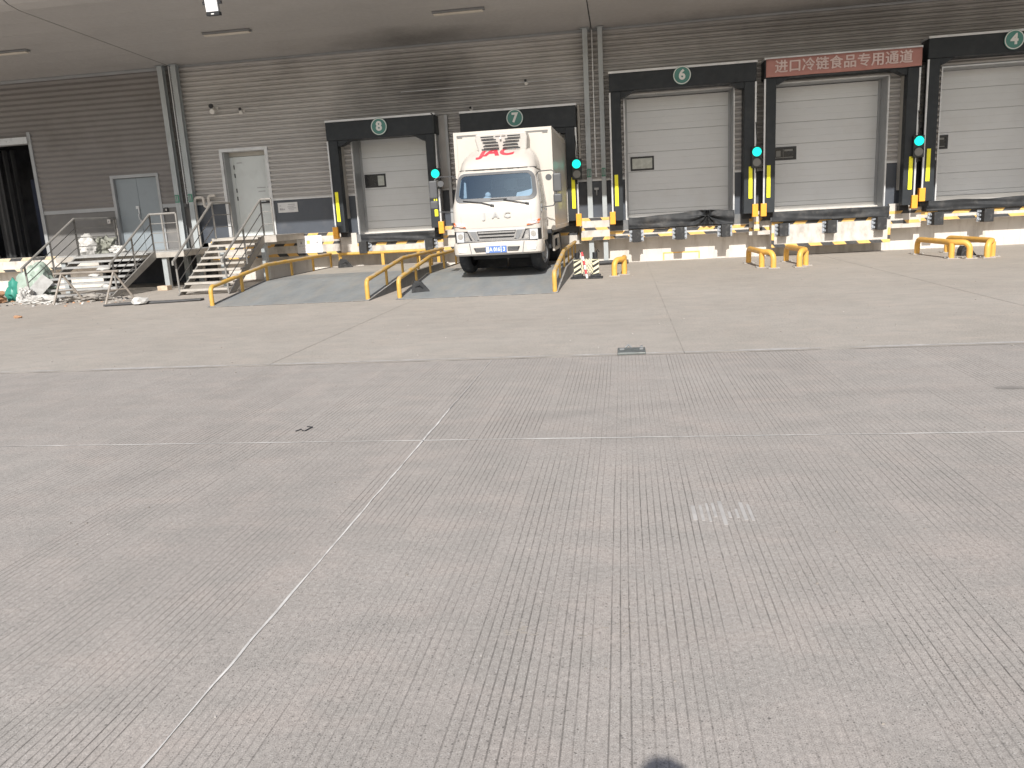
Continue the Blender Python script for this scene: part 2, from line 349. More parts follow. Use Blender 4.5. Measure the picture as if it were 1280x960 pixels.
def tag(o, label=None, cat=None, group=None, kind=None):
    if label: o['label'] = label
    if cat: o['category'] = cat
    if group: o['group'] = group
    if kind: o['kind'] = kind
    return o
def thing(name, label, cat, loc=(0, 0, 0), rz=0.0, group=None):
    o = bpy.data.objects.new(name, None); COL.objects.link(o); o.empty_display_size = 0.2
    o.location = loc; o.rotation_euler = (0, 0, rz)
    return tag(o, label, cat, group)
def copy_thing(root, loc, label, rz=None):
    def cp(o, par):
        c = o.copy(); COL.objects.link(c); c.parent = par
        for ch in list(o.children): cp(ch, c)
        return c
    r = cp(root, None); r.location = loc
    if rz is not None: r.rotation_euler = (0, 0, rz)
    r['label'] = label
    return r
def text_mb(txt, size, depth, bold=0.0, sx=1.0, align='CENTER', shear=0.0, space=1.0):
    cu = bpy.data.curves.new('lettering', 'FONT'); cu.body = txt; cu.size = size; cu.extrude = depth; cu.offset = bold
    cu.align_x = align; cu.align_y = 'CENTER'; cu.resolution_u = 4; cu.shear = shear; cu.space_character = space
    o = bpy.data.objects.new('lettering', cu); COL.objects.link(o)
    dg = bpy.context.evaluated_depsgraph_get(); dg.update()
    me = bpy.data.meshes.new_from_object(o.evaluated_get(dg))
    mb = MB(); mb.add([(v.co.x*sx, v.co.y, v.co.z) for v in me.vertices], [tuple(p.vertices) for p in me.polygons])
    bpy.data.objects.remove(o); bpy.data.curves.remove(cu); bpy.data.meshes.remove(me)
    return mb
def upright(mb, x, y, z):                       # lettering lying in XY -> facing -Y at x, y, z
    mb.v = [(x+p[0], y-p[2], z+p[1]) for p in mb.v]; return mb
def arc(c, a0, a1, r, ax, bx, n=5):
    c, ax, bx = Vector(c), Vector(ax), Vector(bx)
    return [c + ax*(math.cos(rad(a0+(a1-a0)*i/n))*r) + bx*(math.sin(rad(a0+(a1-a0)*i/n))*r) for i in range(n+1)]
def blob(c, size, seed, rough=0.25, freq=2.2, sub=3, flat=True):
    """crumpled bag: noisy ball resting on z = c.z"""
    bm = bmesh.new(); bmesh.ops.create_icosphere(bm, subdivisions=sub, radius=1)
    for v in bm.verts:
        d = v.co.normalized(); q = d*freq + Vector((seed*3.7, seed*1.3, seed))
        k = 1 + rough*noise.noise(q) + rough*0.6*noise.noise(q*2.3) + rough*0.55*abs(noise.noise(q*5.1))
        p = d*k
        if p.z < -0.55: p.z = -0.55
        v.co = Vector((c[0]+p.x*size[0], c[1]+p.y*size[1], c[2]+(p.z+0.55)*size[2]))
    mb = MB(); bm.verts.ensure_lookup_table()
    mb.add([tuple(v.co) for v in bm.verts], [tuple(v.index for v in f.verts) for f in bm.faces]); bm.free()
    return mb

# ------------------------------------------------------------------ ground: slabs, joints
YW = 23.3
gnd = MB().box(-400, 400, -300, 500, -0.6, -0.02).build('ground', 'subgrade'); tag(gnd, kind='structure', label='concrete service yard ground')
def slab(x0, x1, y0, y1, mat):
    g = 0.002
    o = MB().box(x0+g, x1-g, y0+g, y1-g, -0.15, 0).build('concrete_slab', mat, gnd)
    return o
XB = [-400, -60, -37.5, -25.5, -13.5, -1.5, 10.5, 22.5, 34.5, 60, 400]
YB = [-300, -60, -20.15, -7.35, 5.45, 8.65]
for i in range(len(XB)-1):
    for j in range(len(YB)-1): slab(XB[i], XB[i+1], YB[j], YB[j+1], 'yard_concrete')
AX = [-400, -60, -32.8, -23.4, -14.0, -8.9, -4.2, 0.62, 5.3, 10.0, 14.7, 24.0, 60, 400]
for i in range(len(AX)-1):
    slab(AX[i], AX[i+1], 8.65, 24.2, 'apron_concrete')
slab(-400, 400, 24.2, 500, 'apron_concrete')
def sealed(pts, w0, w1, z):
    """ragged strip of joint filler along a line"""
    mb = MB(); a, b = Vector(pts[0]), Vector(pts[1]); n = int((b-a).length/0.06); d = (b-a).normalized(); s = Vector((-d.y, d.x, 0))
    L, R = [], []
    for i in range(n+1):
        p = a + (b-a)*(i/n); q = noise.noise(Vector((p.x*2.1, p.y*2.1, 3)))+0.5*noise.noise(Vector((p.x*9, p.y*9, 7)))
        wd = max(0.0015, w0 + (w1-w0)*(0.5+q)); wob = 0.006*noise.noise(Vector((p.x*5, p.y*5, 1)))
        L.append(p+s*(wd/2+wob)); R.append(p-s*(wd/2-wob))
    vs = [(p.x, p.y, z) for p in L] + [(p.x, p.y, z) for p in R]
    mb.add(vs, [(i, i+1, n+2+i, n+1+i) for i in range(n)])
    return mb
sealed([(-30, 5.45, 0), (30, 5.45, 0)], 0.008, 0.018, 0.003).build('joint_sealant', 'joint_sealant', gnd)
sealed([(-1.5, 6.4, 0), (-1.5, 8.6, 0)], 0.006, 0.009, 0.003).build('joint_sealant', 'scuff_pale', gnd)
sealed([(-1.5, -12, 0), (-1.5, 6.4, 0)], 0.007, 0.014, 0.003).build('joint_sealant', 'joint_sealant', gnd)
sealed([(-30, 8.66, 0), (30, 8.66, 0)], 0.002, 0.035, 0.003).build('joint_gap', 'joint_dark', gnd)
sealed([(-30, 8.76, 0), (30, 8.76, 0)], 0.004, 0.10, 0.002).build('joint_sealant', 'scuff_pale', gnd)
for x in (-4.2, 0.62, 5.3):
    sealed([(x, 8.7, 0), (x, 23.5, 0)], 0.006, 0.010, 0.002).build('joint_gap', 'joint_dark', gnd)
# scuff of pale concrete and dark stain on the yard
def patch_flat(cx, cy, rx, ry, mat, name, seed, z=0.0025, n=26):
    pts = []
    for i in range(n):
        a = 2*math.pi*i/n; k = 1+0.45*noise.noise(Vector((math.cos(a)*1.7, math.sin(a)*1.7, seed)))+0.2*noise.noise(Vector((math.cos(a)*6, math.sin(a)*6, seed)))
        pts.append((cx+rx*k*math.cos(a), cy+ry*k*math.sin(a), z))
    return MB().add(pts, [tuple(range(n))]).build(name, mat, gnd)
mb = MB()
for i in range(9):
    x = 0.33+i*0.036; y0 = 3.98-random.random()*0.12; y1 = 4.04+random.random()*0.16
    mb.box(x-0.004-0.008*random.random(), x+0.006+0.01*random.random(), y0, y1, 0.0, 0.002)
mb.build('scuff_mark', 'scuff_pale', gnd)
mb = MB(); sz = 0
for cx, cy, s in ((3.05, 6.72, 0.11), (3.18, 6.7, 0.09), (3.3, 6.76, 0.06)):
    n = 14; mb.add([(cx+s*(1+.4*noise.noise(Vector((i, s*50, 1))))*math.cos(2*math.pi*i/n), cy+0.5*s*math.sin(2*math.pi*i/n), 0.002+sz) for i in range(n)], [tuple(range(n))]); sz += 0.0008
mb.build('oil_stain', 'stain_dark', gnd)
mb = MB()
for i in range(26):
    x = random.uniform(-0.55, -0.02); y = 2.79+random.uniform(-0.03, 0.03) + (0.05 if i % 3 == 0 else 0); l = random.uniform(0.006, 0.03)
    mb.box(x, x+l, y, y+0.004, 0.0, 0.0016)
mb.build('scratch_mark', 'joint_dark', gnd)
# small litter and grit on the ground
mb = MB()
for i in range(420):
    y = random.uniform(2.0, 20)**1.0; x = random.uniform(-0.75, 0.62)*y - 0.1*y; s = random.uniform(0.004, 0.011)*(1 if y < 8 else 1.7)
    mb.cur = random.choice((0, 0, 0, 1)); s *= 0.7; mb.box(x, x+s, y, y+s*random.uniform(0.6, 2), 0, s*0.6)
tag(mb.build('grit', ['joint_dark', 'scuff_pale', 'rust_scrap']), 'loose grit scattered over the concrete yard', kind='stuff')

# ------------------------------------------------------------------ warehouse
wh = thing('warehouse_building', 'long grey ribbed metal warehouse with loading docks under a deep canopy', 'warehouse', (-3, YW, 0))
def corr(mb, x0, x1, z0, z1, pitch, depth, y, wave=False):
    zs = []
    k = math.floor(z0/pitch)
    prof = [(0.0, 0), (0.10, 0), (0.20, depth), (0.56, depth), (0.94, 0)] if not wave else [(i/8, depth*(0.5-0.5*math.cos(2*math.pi*i/8))) for i in range(8)]
    pts = []
    while k*pitch < z1+pitch:
        for q, d in prof: pts.append((k*pitch+q*pitch, d))
        k += 1
    out = []
    for (za, da), (zb, db) in zip(pts, pts[1:]):     # clip to z0..z1
        if zb <= z0 or za >= z1: continue
        if za < z0: da = da+(db-da)*(z0-za)/(zb-za); za = z0
        if zb > z1: db = da+(db-da)*(z1-za)/(zb-za); zb = z1
        if not out: out.append((za, da))
        out.append((zb, db))
    vs = [(x0, y-d, z) for z, d in out] + [(x1, y-d, z) for z, d in out]; n = len(out)
    mb.add(vs, [(i, n+i, n+i+1, i+1) for i in range(n-1)])
# openings: x0, x1, z0, z1
OPEN = {'dark': (-22.5, -18.12, 1.05, 4.62), 'A': (-15.62, -14.02, 1.0, 3.38), 'B': (-11.95, -10.42, 1.25, 3.93),
        8: (-7.80, -5.25, 1.2, 4.02), 7: (-4.05, -1.75, 1.2, 3.95), 6: (0.10, 3.02, 1.2, 4.57), 5: (4.02, 6.98, 1.2, 4.57), 4: (8.32, 11.2, 1.2, 4.66)}
def clad(name, x0, x1, z0, z1, pitch, depth, mat, ops, wave=False):
    mb = MB(); ops = sorted(ops); x = x0
    for a, b, c, d in ops:
        corr(mb, x, a, z0, z1, pitch, depth, YW, wave)
        if c > z0: corr(mb, a, b, z0, c, pitch, depth, YW, wave)
        corr(mb, a, b, d, z1, pitch, depth, YW, wave); x = b
    corr(mb, x, x1, z0, z1, pitch, depth, YW, wave)
    return mb.build(name, mat, wh)
clad('wall_cladding', -40, -13.1, 2.40, 6.7, 0.158, 0.034, 'cladding_warm', [OPEN['dark'], OPEN['A']], True)
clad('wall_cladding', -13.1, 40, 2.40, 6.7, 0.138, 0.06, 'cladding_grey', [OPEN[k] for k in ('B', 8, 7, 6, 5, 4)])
def seg(x0, x1, ops):
    out = []; x = x0
    for a, b, *_ in sorted(ops):
        if x < a: out.append((x, a))
        x = b
    out.append((x, x1)); return out
for a, b in seg(-40, -13.1, [OPEN['dark'], OPEN['A']]):
    MB().box(a, b, YW+0.0, YW+0.12, 0.95, 2.33).build('base_panel', 'base_grey', wh)
    MB().box(a, b, YW-0.035, YW+0.06, 2.332, 2.44).build('trim_rail', 'frame_grey', wh)
for a, b in seg(-13.1, 40, [OPEN[k] for k in ('B', 8, 7, 6, 5, 4)]):
    MB().box(a, b, YW+0.0, YW+0.12, 1.2, 2.345).build('base_panel', 'base_blue', wh)
    MB().box(a, b, YW-0.045, YW+0.06, 2.347, 2.415).build('trim_rail', 'trim_metal', wh)
MB().box(-40, 40, YW-0.03, YW+0.1, 6.28, 6.37).build('trim_rail', 'frame_grey', wh)
# inner wall behind everything and building bulk
MB().box(-40, -22.5, YW+0.30, YW+0.5, 0, 8).box(-18.12, 40, YW+0.82, YW+0.95, 0, 8).box(-22.5, -18.12, YW+0.3, YW+0.5, 4.7, 8).build('inner_wall', 'room_dark', wh)
MB().box(-40.2, 40.2, YW+0.5, YW+30, 7.6, 8.1).box(-40.2, -40, 24, YW+30, 0, 7.6).box(40, 40.2, 24, YW+30, 0, 7.6).build('roof', 'roof_metal', wh)
# canopy
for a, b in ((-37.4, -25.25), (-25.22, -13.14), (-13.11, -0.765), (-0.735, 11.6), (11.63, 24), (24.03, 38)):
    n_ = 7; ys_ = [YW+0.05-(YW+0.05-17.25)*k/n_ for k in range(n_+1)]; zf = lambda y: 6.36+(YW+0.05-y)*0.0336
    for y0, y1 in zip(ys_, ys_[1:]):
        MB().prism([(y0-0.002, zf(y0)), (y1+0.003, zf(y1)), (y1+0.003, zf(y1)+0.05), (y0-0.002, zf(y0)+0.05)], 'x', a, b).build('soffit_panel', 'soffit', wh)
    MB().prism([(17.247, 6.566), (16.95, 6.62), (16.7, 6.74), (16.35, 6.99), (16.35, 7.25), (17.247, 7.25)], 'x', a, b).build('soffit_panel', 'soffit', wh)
    MB().prism([(YW+0.05, 6.415), (17.25, 6.62), (17.25, 7.25), (YW+0.05, 7.25)], 'x', a, b).build('canopy_frame', 'truck_black', wh)
MB().box(-37.4, 38, 16.2, YW+0.6, 7.26, 7.5).build('canopy_roof', 'roof_metal', wh)
MB().box(-37.4, 38, YW-0.1, YW+0.04, 6.345, 6.358).build('soffit_trim', 'frame_grey', wh)
for x in (-25.235, -13.125, -0.75, 11.615):
    MB().prism([(YW-0.2, 6.37), (17.25, 6.575), (16.95, 6.63), (16.7, 6.75), (16.36, 7.0), (16.36, 7.1), (YW-0.2, 6.6)], 'x', x-0.02, x+0.02).build('soffit_joint', 'truck_black', wh)
# columns
def column(xc, wd):
    c = MB().box(xc-wd/2, xc+wd/2, 23.0, 23.02, 0, 6.34).box(xc-wd/2, xc+wd/2, 23.16, 23.18, 0, 6.34).box(xc-0.008, xc+0.008, 23.02, 23.16, 0, 6.34) \
        .box(xc-wd/2-0.05, xc+wd/2+0.05, 22.95, 23.2, 6.342, 6.356).build('column', 'column_grey', wh)
    MB().box(xc-wd/2+0.01, xc+wd/2-0.01, 22.988, 22.997, 2.45, 2.68).build('tag', 'green_tag', c)
    mb = MB()
    for k in (0, 1):
        mb.box(xc-wd/2+0.03+k*0.05, xc-wd/2+0.055+k*0.05, 22.983, 22.987, 2.48, 2.65)
    mb.build('tag_print', 'ink_grey', c)
for xc, wd in ((-13.345, 0.155), (-12.915, 0.155), (-0.925, 0.135), (-0.52, 0.125), (11.4, 0.135), (11.8, 0.135)): column(xc, wd)
d = MB().box(-13.16, -13.06, 23.1, 23.26, 2.3, 6.33)
d.build('duct_backing', 'paint_black', wh)
mb = MB().box(-13.065, -13.045, 23.0, 23.1, 2.4, 6.33)
for i in range(52): mb.box(-13.035, -12.99, 23.04, 23.1, 2.45+i*0.075, 2.485+i*0.075)
mb.build('cable_ladder', 'trim_metal', wh)
MB().box(-0.755, -0.725, 23.16, 23.2, 2.45, 6.33).build('conduit', 'trim_metal', wh)
MB().box(-0.8, -0.68, 23.19, 23.26, 2.10, 2.16).tube([(-0.74, 23.2, 2.1), (-0.74, 23.2, 1.95)], 0.02).build('tap', 'frame_grey', wh)
# vertical trims between docks 8 and 7
MB().box(-5.24, -5.20, 23.16, 23.265, 1.4, 4.42).box(-4.98, -4.90, 23.14, 23.265, 1.4, 4.42).build('conduit', 'frame_grey', wh)
MB().box(-5.20, -4.98, 23.2, 23.265, 2.42, 4.42).build('infill_panel', 'cladding_grey', wh)
MB().box(-1.2, -1.14, 23.1, 23.26, 2.42, 4.42).build('conduit', 'plate_beige', wh)
# thin pipe along the wall above docks 8 and 7
MB().tube([(-6.2, 23.2, 5.13), (-1.0, 23.2, 5.13)], 0.012, 6).build('conduit', 'trim_metal', wh)
# wall pipe by the second staircase
P = [(-12.62, 23.1, 0.0), (-12.62, 23.1, 2.45)] + arc((-12.50, 23.1, 2.45), 180, 90, 0.12, (1, 0, 0), (0, 0, 1)) + arc((-12.40, 23.1, 2.49), 90, 0, 0.08, (1, 0, 0), (0, 0, 1)) \
    + [(-12.32, 23.1, 2.36)] + arc((-12.24, 23.1, 2.36), 180, 360, 0.08, (1, 0, 0), (0, 0, 1)) + [(-12.16, 23.1, 2.52)] + arc((-12.08, 23.1, 2.52), 180, 90, 0.08, (1, 0, 0), (0, 0, 1)) + [(-11.93, 23.1, 2.60)]
P = [(x-0.24, y, z) for x, y, z in P]
MB().tube(P, 0.042, 8).build('wall_pipe', 'pipe_white', wh, smooth=True)

# dark roller-shutter opening on the left
MB().box(-22.5, -18.14, YW-0.12, YW+0.2, 4.50, 4.70).build('shutter_box', 'trim_metal', wh)
MB().box(-18.16, -18.05, YW-0.06, YW+0.25, 1.05, 4.84).build('door_frame', 'frame_grey', wh)
room = MB().box(-24, -17.2, 28.8, 29, 1.0, 5).box(-24, -17.2, YW+0.5, 29, 5, 5.1).box(-17.3, -17.2, YW+0.5, 29, 1.0, 5).box(-24.1, -24, YW+0.2, 29, 1.0, 5).box(-24, -17.2, YW, 29, 0.9, 1.04)
room.build('store_room', 'room_dark', wh)
MB().box(-20.0, -18.5, 25.4, 25.5, 1.04, 3.6).build('inner_door', 'room_blue', wh)
for x, wd in ((-20.25, 0.34), (-19.75, 0.16), (-19.45, 0.12), (-20.8, 0.3)):
    MB().grid(lambda u, v: (x+wd*u, 24.0+0.06*math.sin(u*9), 1.05+3.4*v), 8, 2).build('strip_curtain', 'curtain_grey', wh)

# personnel doors
df = MB().box(-15.62, -15.53, YW-0.05, YW+0.12, 1.0, 3.38).box(-14.10, -14.02, YW-0.05, YW+0.12, 1.0, 3.38).box(-15.53, -14.10, YW-0.05, YW+0.12, 3.29, 3.38).build('door_frame', 'frame_grey', wh)
da = MB().box(-15.52, -14.83, YW+0.06, YW+0.11, 1.02, 3.28).box(-14.82, -14.11, YW+0.06, YW+0.11, 1.02, 3.28).build('personnel_door', 'door_bluegrey', wh, label='blue-grey double steel door')
MB().box(-14.95, -14.85, YW+0.03, YW+0.058, 2.35, 2.44).box(-14.87, -14.84, YW+0.01, YW+0.05, 2.12, 2.40).tube([(-14.86, YW+0.03, 2.18), (-14.86, YW-0.02, 2.18), (-14.84, YW-0.02, 2.02)], 0.02, 6).box(-14.87, -14.82, YW+0.03, YW+0.058, 1.96, 2.02).build('handle', 'trim_metal', da)
MB().box(-11.95, -11.86, YW-0.06, YW+0.5, 1.25, 3.93).box(-10.52, -10.42, YW-0.06, YW+0.14, 1.25, 3.93).box(-11.86, -10.52, YW-0.06, YW+0.5, 3.84, 3.93).build('door_frame', 'trim_metal', wh)
MB().box(-11.855, -11.82, YW-0.02, YW+0.42, 1.27, 3.83).build('door_jamb', 'frame_grey', wh)
MB().box(-11.84, -10.42, YW+0.3, YW+0.40, 3.72, 3.84).build('door_head', 'plate_beige', wh)
db = MB().box(-11.83, -10.42, YW+0.33, YW+0.38, 1.27, 3.71).build('personnel_door', 'door_pale', wh, bevel=0.004, label='pale grey insulated door leaf')
MB().box(-11.84, -11.72, YW+0.31, YW+0.328, 1.27, 3.70).build('door_edge', 'door_pale', db)
MB().box(-11.0, -10.62, YW+0.28, YW+0.31, 2.30, 2.34).box(-10.8, -10.62, YW+0.27, YW+0.31, 2.345, 2.37).box(-10.64, -10.6, YW+0.26, YW+0.33, 2.27, 2.40).build('handle', 'truck_black', db)
for z in (3.35, 3.1, 2.66, 2.42):
    MB().box(-11.725, -11.70, YW+0.305, YW+0.33, z, z+0.12).build('hinge', 'truck_black', db)
mb = MB()
for z, x0, x1 in ((2.76, -11.05, -10.78), (2.65, -11.02, -10.8), (2.76, -10.72, -10.66), (2.65, -10.7, -10.66), (3.52, -11.62, -11.45)):
    mb.box(x0, x1, YW+0.326, YW+0.3295, z, z+0.022)
mb.build('door_print', 'ink_grey', db)

# sectional dock doors: separate panels with shallow ribs
def dock_door(k, x0, x1, seams, win=None, bright=True, flap=None):
    o_ = OPEN[k]; y = YW+0.58
    root = MB().box(o_[0]-0.04, o_[0]+0.004, YW-0.02, y+0.08, 1.22, o_[3]).box(o_[1]-0.004, o_[1]+0.04, YW-0.02, y+0.08, 1.22, o_[3]).box(o_[0]-0.04, o_[1]+0.04, YW-0.02, y+0.08, o_[3], o_[3]+0.06).box(o_[0]+0.004, o_[0]+0.06, y-0.05, y-0.002, 1.22, o_[3]).box(o_[1]-0.06, o_[1]-0.004, y-0.05, y-0.002, 1.22, o_[3]).build('sectional_door', 'frame_grey', wh)
    MB().box(o_[1]+0.002, o_[1]+0.037, YW-0.085, YW-0.022, 1.22, o_[3]+0.03).box(o_[0]-0.037, o_[0]-0.002, YW-0.085, YW-0.022, 1.22, o_[3]+0.03).box(o_[0], o_[1], YW-0.085, YW-0.022, o_[3], o_[3]+0.03).build('door_edge', 'trim_metal', root)
    sc_ = lambda z: 1.6+(z-1.6)*1.02
    seams = [sc_(z) for z in seams]; x0, x1 = o_[0]+0.006, o_[1]-0.006
    if win: win = (win[0]*1.02, win[1]*1.02, sc_(win[2]), sc_(win[3]), win[4])
    for zt, zb in zip(seams, seams[1:]):
        h = zt-zb; g = 0.003
        prof = [(y+0.04, zb+g)]
        prof += [(y+0.008, zb+g), (y, zb+g+0.007)]
        for q in (0.34, 0.67):
            zc = zb+h*q; prof += [(y, zc-0.009), (y+0.003, zc), (y, zc+0.009)]
        prof += [(y, zt-g-0.007), (y+0.008, zt-g), (y+0.04, zt-g)]
        MB().prism(prof, 'x', x0, x1).build('door_panel', 'door_white', root)
    MB().box(x0, x1, y+0.03, y+0.06, seams[-1], seams[0]).build('door_core', 'frame_grey', root)
    zb = seams[-1]
    MB().box(x0, x1, y-0.025, y+0.03, zb-0.14, zb-0.003).build('bottom_bar', 'door_bright' if bright else 'door_white', root)
    if win:
        a, b, c, d, style = win; f = 0.05
        MB().box(a, b, y-0.022, y+0.002, d-f, d).box(a, b, y-0.022, y+0.002, c, c+f).box(a, a+f, y-0.022, y+0.002, c+f, d-f).box(b-f, b, y-0.022, y+0.002, c+f, d-f).build('window_frame', 'truck_black', root)
        mid = a+(b-a)*(0.62 if style == 'half' else 0.48)
        MB().box(a+f, mid, y-0.012, y-0.003, c+f, d-f).build('pane', 'glass_dark' if style in ('half', 'dark') else 'glass_pale', root)
        MB().box(mid+0.006, b-f, y-0.012, y-0.003, c+f, d-f).build('pane', 'glass_dark' if style == 'dark' else 'glass_pale', root)
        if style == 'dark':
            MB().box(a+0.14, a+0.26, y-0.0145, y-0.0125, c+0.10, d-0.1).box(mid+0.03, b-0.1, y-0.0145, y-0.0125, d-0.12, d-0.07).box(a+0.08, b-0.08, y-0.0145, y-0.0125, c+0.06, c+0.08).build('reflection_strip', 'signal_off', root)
    return root
dock_door(8, -7.64, -5.33, [3.93, 3.40, 2.98, 2.50, 2.0, 1.58, 1.36], (-7.56, -6.92, 2.55, 2.93, 'half'))
dock_door(7, -3.97, -1.83, [3.9, 3.4, 2.9, 2.4, 1.9, 1.4])
dock_door(6, 0.13, 2.95, [4.50, 4.15, 3.62, 3.05, 2.53, 2.0, 1.48, 1.37], (0.23, 0.88, 2.56, 2.94, 'pale'), False)
dock_door(5, 4.09, 6.86, [4.50, 4.12, 3.58, 3.02, 2.50, 1.98, 1.48, 1.36], (4.05, 4.72, 2.60, 2.95, 'dark'))
dock_door(4, 8.30, 11.0, [4.60, 4.14, 3.60, 3.05, 2.52, 2.0, 1.52, 1.40], (8.0, 8.60, 2.63, 2.99, 'dark'))

# dock edge, lower wall, hazard stripes
def stripes(mb, x0, x1, y, z0, z1, slope, step=0.31, phase=0.0):
    k = slope*(z1-z0); x = x0-step*phase-abs(k); i = 0
    while x < x1:
        a, b = x, x+step
        pts = [(a, z0), (b, z0), (b+k, z1), (a+k, z1)]
        pts = [(min(max(p, x0), x1), q) for p, q in pts]
        if max(p[0] for p in pts)-min(p[0] for p in pts) > 0.02:
            mb.cur = i % 2; mb.prism(pts, 'y', y-0.004, y)
        x = b; i += 1
def band(x0, x1, z0, z1, y, rows, mat='edge_concrete', sides=False, step=0.31, pale='paint_yellow'):
    o = MB().box(x0, x1, y, YW-0.003, z0, z1).build('dock_edge', mat, wh)
    for i, (a, b, sl) in enumerate(rows):
        mb = MB(); stripes(mb, x0+0.002, x1-0.002, y, a, b, sl, step, 0.5 if i == 1 else 0.0); mb.build('hazard_stripe', [pale, 'paint_black'], o)
    if sides:
        for xs in (x0, x1-0.07):
            mb = MB(); mb.cur = 0; mb.box(xs, xs+0.07, y-0.004, y, z0+0.2, z1-0.3); mb.cur = 1; mb.box(xs, xs+0.07, y-0.004, y, z0+0.085, z0+0.197)
            mb.build('hazard_stripe', ['paint_yellow', 'paint_black'], o)
    return o
EY = 23.18
band(-40, -16.4, 0.62, 1.05, EY, [(0.955, 1.048, 1.0), (0.625, 0.70, -1)], step=0.42, pale='paint_faded')
band(-12.55, -10.62, 0.67, 1.24, EY, [(1.155, 1.235, 1.0), (0.96, 1.02, 1.0), (0.675, 0.75, -1)])
band(-10.62, -8.42, 0.67, 1.33, EY-0.03, [(1.235, 1.328, 0.7), (0.985, 1.06, 0.7), (0.675, 0.765, -0.7)])
MB().box(-8.415, -7.9, EY+0.0, YW-0.004, 0.66, 1.27).build('dock_edge', 'edge_concrete', wh)
band(-7.9, -5.25, 0.62, 0.96, EY, [(0.875, 0.955, 0.7)])
band(-5.25, -4.35, 0.62, 1.32, EY-0.03, [(1.22, 1.318, 0.7), (0.98, 1.06, 0.7), (0.63, 0.72, -0.7)])
band(-4.35, -1.28, 0.62, 0.96, EY, [(0.875, 0.955, 0.7)])
band(-1.20, -0.40, 0.71, 1.335, 22.90, [(1.255, 1.333, -0.7), (0.99, 1.065, -0.7), (0.715, 0.80, 0.7)], step=0.33)
band(-0.40, 3.45, 0.715, 0.945, EY, [(0.84, 0.925, 0.9), (0.72, 0.79, -0.9)], step=0.42)
band(3.45, 4.02, 0.62, 1.27, EY, [(1.0, 1.075, 0.8), (0.74, 0.825, -0.8)], step=0.36)
po = MB().box(3.545, 3.685, 22.93, EY-0.006, 0.74, 1.13).build('dock_edge', 'edge_concrete', wh)
MB().box(3.544, 3.686, 22.925, 22.9295, 0.745, 0.80).box(3.544, 3.686, 22.925, 22.9295, 0.93, 0.99).build('hazard_stripe', 'paint_yellow', po)
band(4.02, 7.12, 0.26, 0.955, 22.98, [(0.868, 0.952, 0.8), (0.263, 0.345, -0.8)], sides=True, step=0.315)
band(7.12, 7.95, 0.62, 1.27, EY, [(1.0, 1.075, 0.8), (0.74, 0.825, -0.8)], step=0.36)
band(7.95, 40, 0.775, 1.02, EY, [(0.935, 1.015, 0.9), (0.78, 0.855, -0.9)], step=0.42)
for a, b in ((-7.9, -5.25), (-4.35, -1.28), (-0.4, 3.45), (4.02, 7.12), (7.95, 12)):
    MB().box(a, b, EY+0.04, YW+0.8, 0.95, 1.218).build('dock_leveller', 'ramp_side', wh)
MB().box(-40, -16.4, 23.56, 24, 0, 1.0).build('dock_wall', 'white_concrete', wh)
MB().box(-12.7, 40, 23.66, 24, 0, 1.25).build('dock_wall', 'white_concrete', wh)
MB().box(-16.4, -12.7, 24.6, 25, 0, 1.0).box(-16.4, -12.7, YW, 25, 0.93, 1.0).box(-16.41, -16.3, 23.3, 25, 0, 1.0).box(-12.8, -12.69, 23.3, 25, 0, 1.0).build('under_dock_void', 'paint_black', wh)  # opening lined in black, so its colour adds to the shade under the landing
MB().box(-40, -16.4, YW-0.002, 23.57, 0.62, 1.05).box(-12.7, -0.41, YW-0.002, 23.67, 0.62, 1.2).box(-0.4, 3.44, YW-0.002, 23.67, 0.72, 1.2).box(3.46, 7.94, YW-0.002, 23.67, 0.62, 1.2).box(7.96, 40, YW-0.002, 23.67, 0.78, 1.2).build('dock_slab', 'edge_concrete', wh)
MB().box(1.1, 2.15, 23.653, 23.6595, 0.20, 0.235).box(1.1, 1.14, 23.653, 23.6595, 0.02, 0.198).box(2.11, 2.15, 23.653, 23.6595, 0.02, 0.198).build('paint_outline', 'paint_yellow', wh)
# crumpled black sheet hung over the leveller front
def flap(x0, x1, z0, z1, seed, knot=None, y=EY-0.07):
    def fn(u, v):
        x = x0+(x1-x0)*u; z = z0+(z1-z0)*v
        n = noise.noise(Vector((x*2.2, z*5, seed))); n2 = noise.noise(Vector((x*1.1+z*6, z*9, seed+4)))
        yy = y+0.045*n+0.03*n2
        zz = z+(0.03*noise.noise(Vector((x*1.3, 0, seed+9))) if v > 0.9 else 0)
        if knot:
            dx, dz = x-knot[0], z-knot[1]; dd = math.hypot(dx, dz*1.6); an = math.atan2(dz, dx)
            yy += 0.075*math.exp(-dd*1.6)*math.sin(an*11) - 0.06*math.exp(-dd*6)
            if v > 0.9: zz += 0.09*math.exp(-(dx*1.1)**2)
        return (x, yy, zz)
    o = MB().grid(fn, 110, 14).build('dock_sheet', 'black_plastic', wh, smooth=True)
    s = o.modifiers.new('thickness', 'SOLIDIFY'); s.thickness = 0.006
flap(-7.75, -5.32, 0.965, 1.215, 1)
flap(0.13, 3.04, 0.965, 1.29, 2, (2.3, 1.24))
flap(4.0, 7.05, 0.955, 1.225, 3, y=22.9)
flap(7.98, 11.3, 1.03, 1.29, 5)

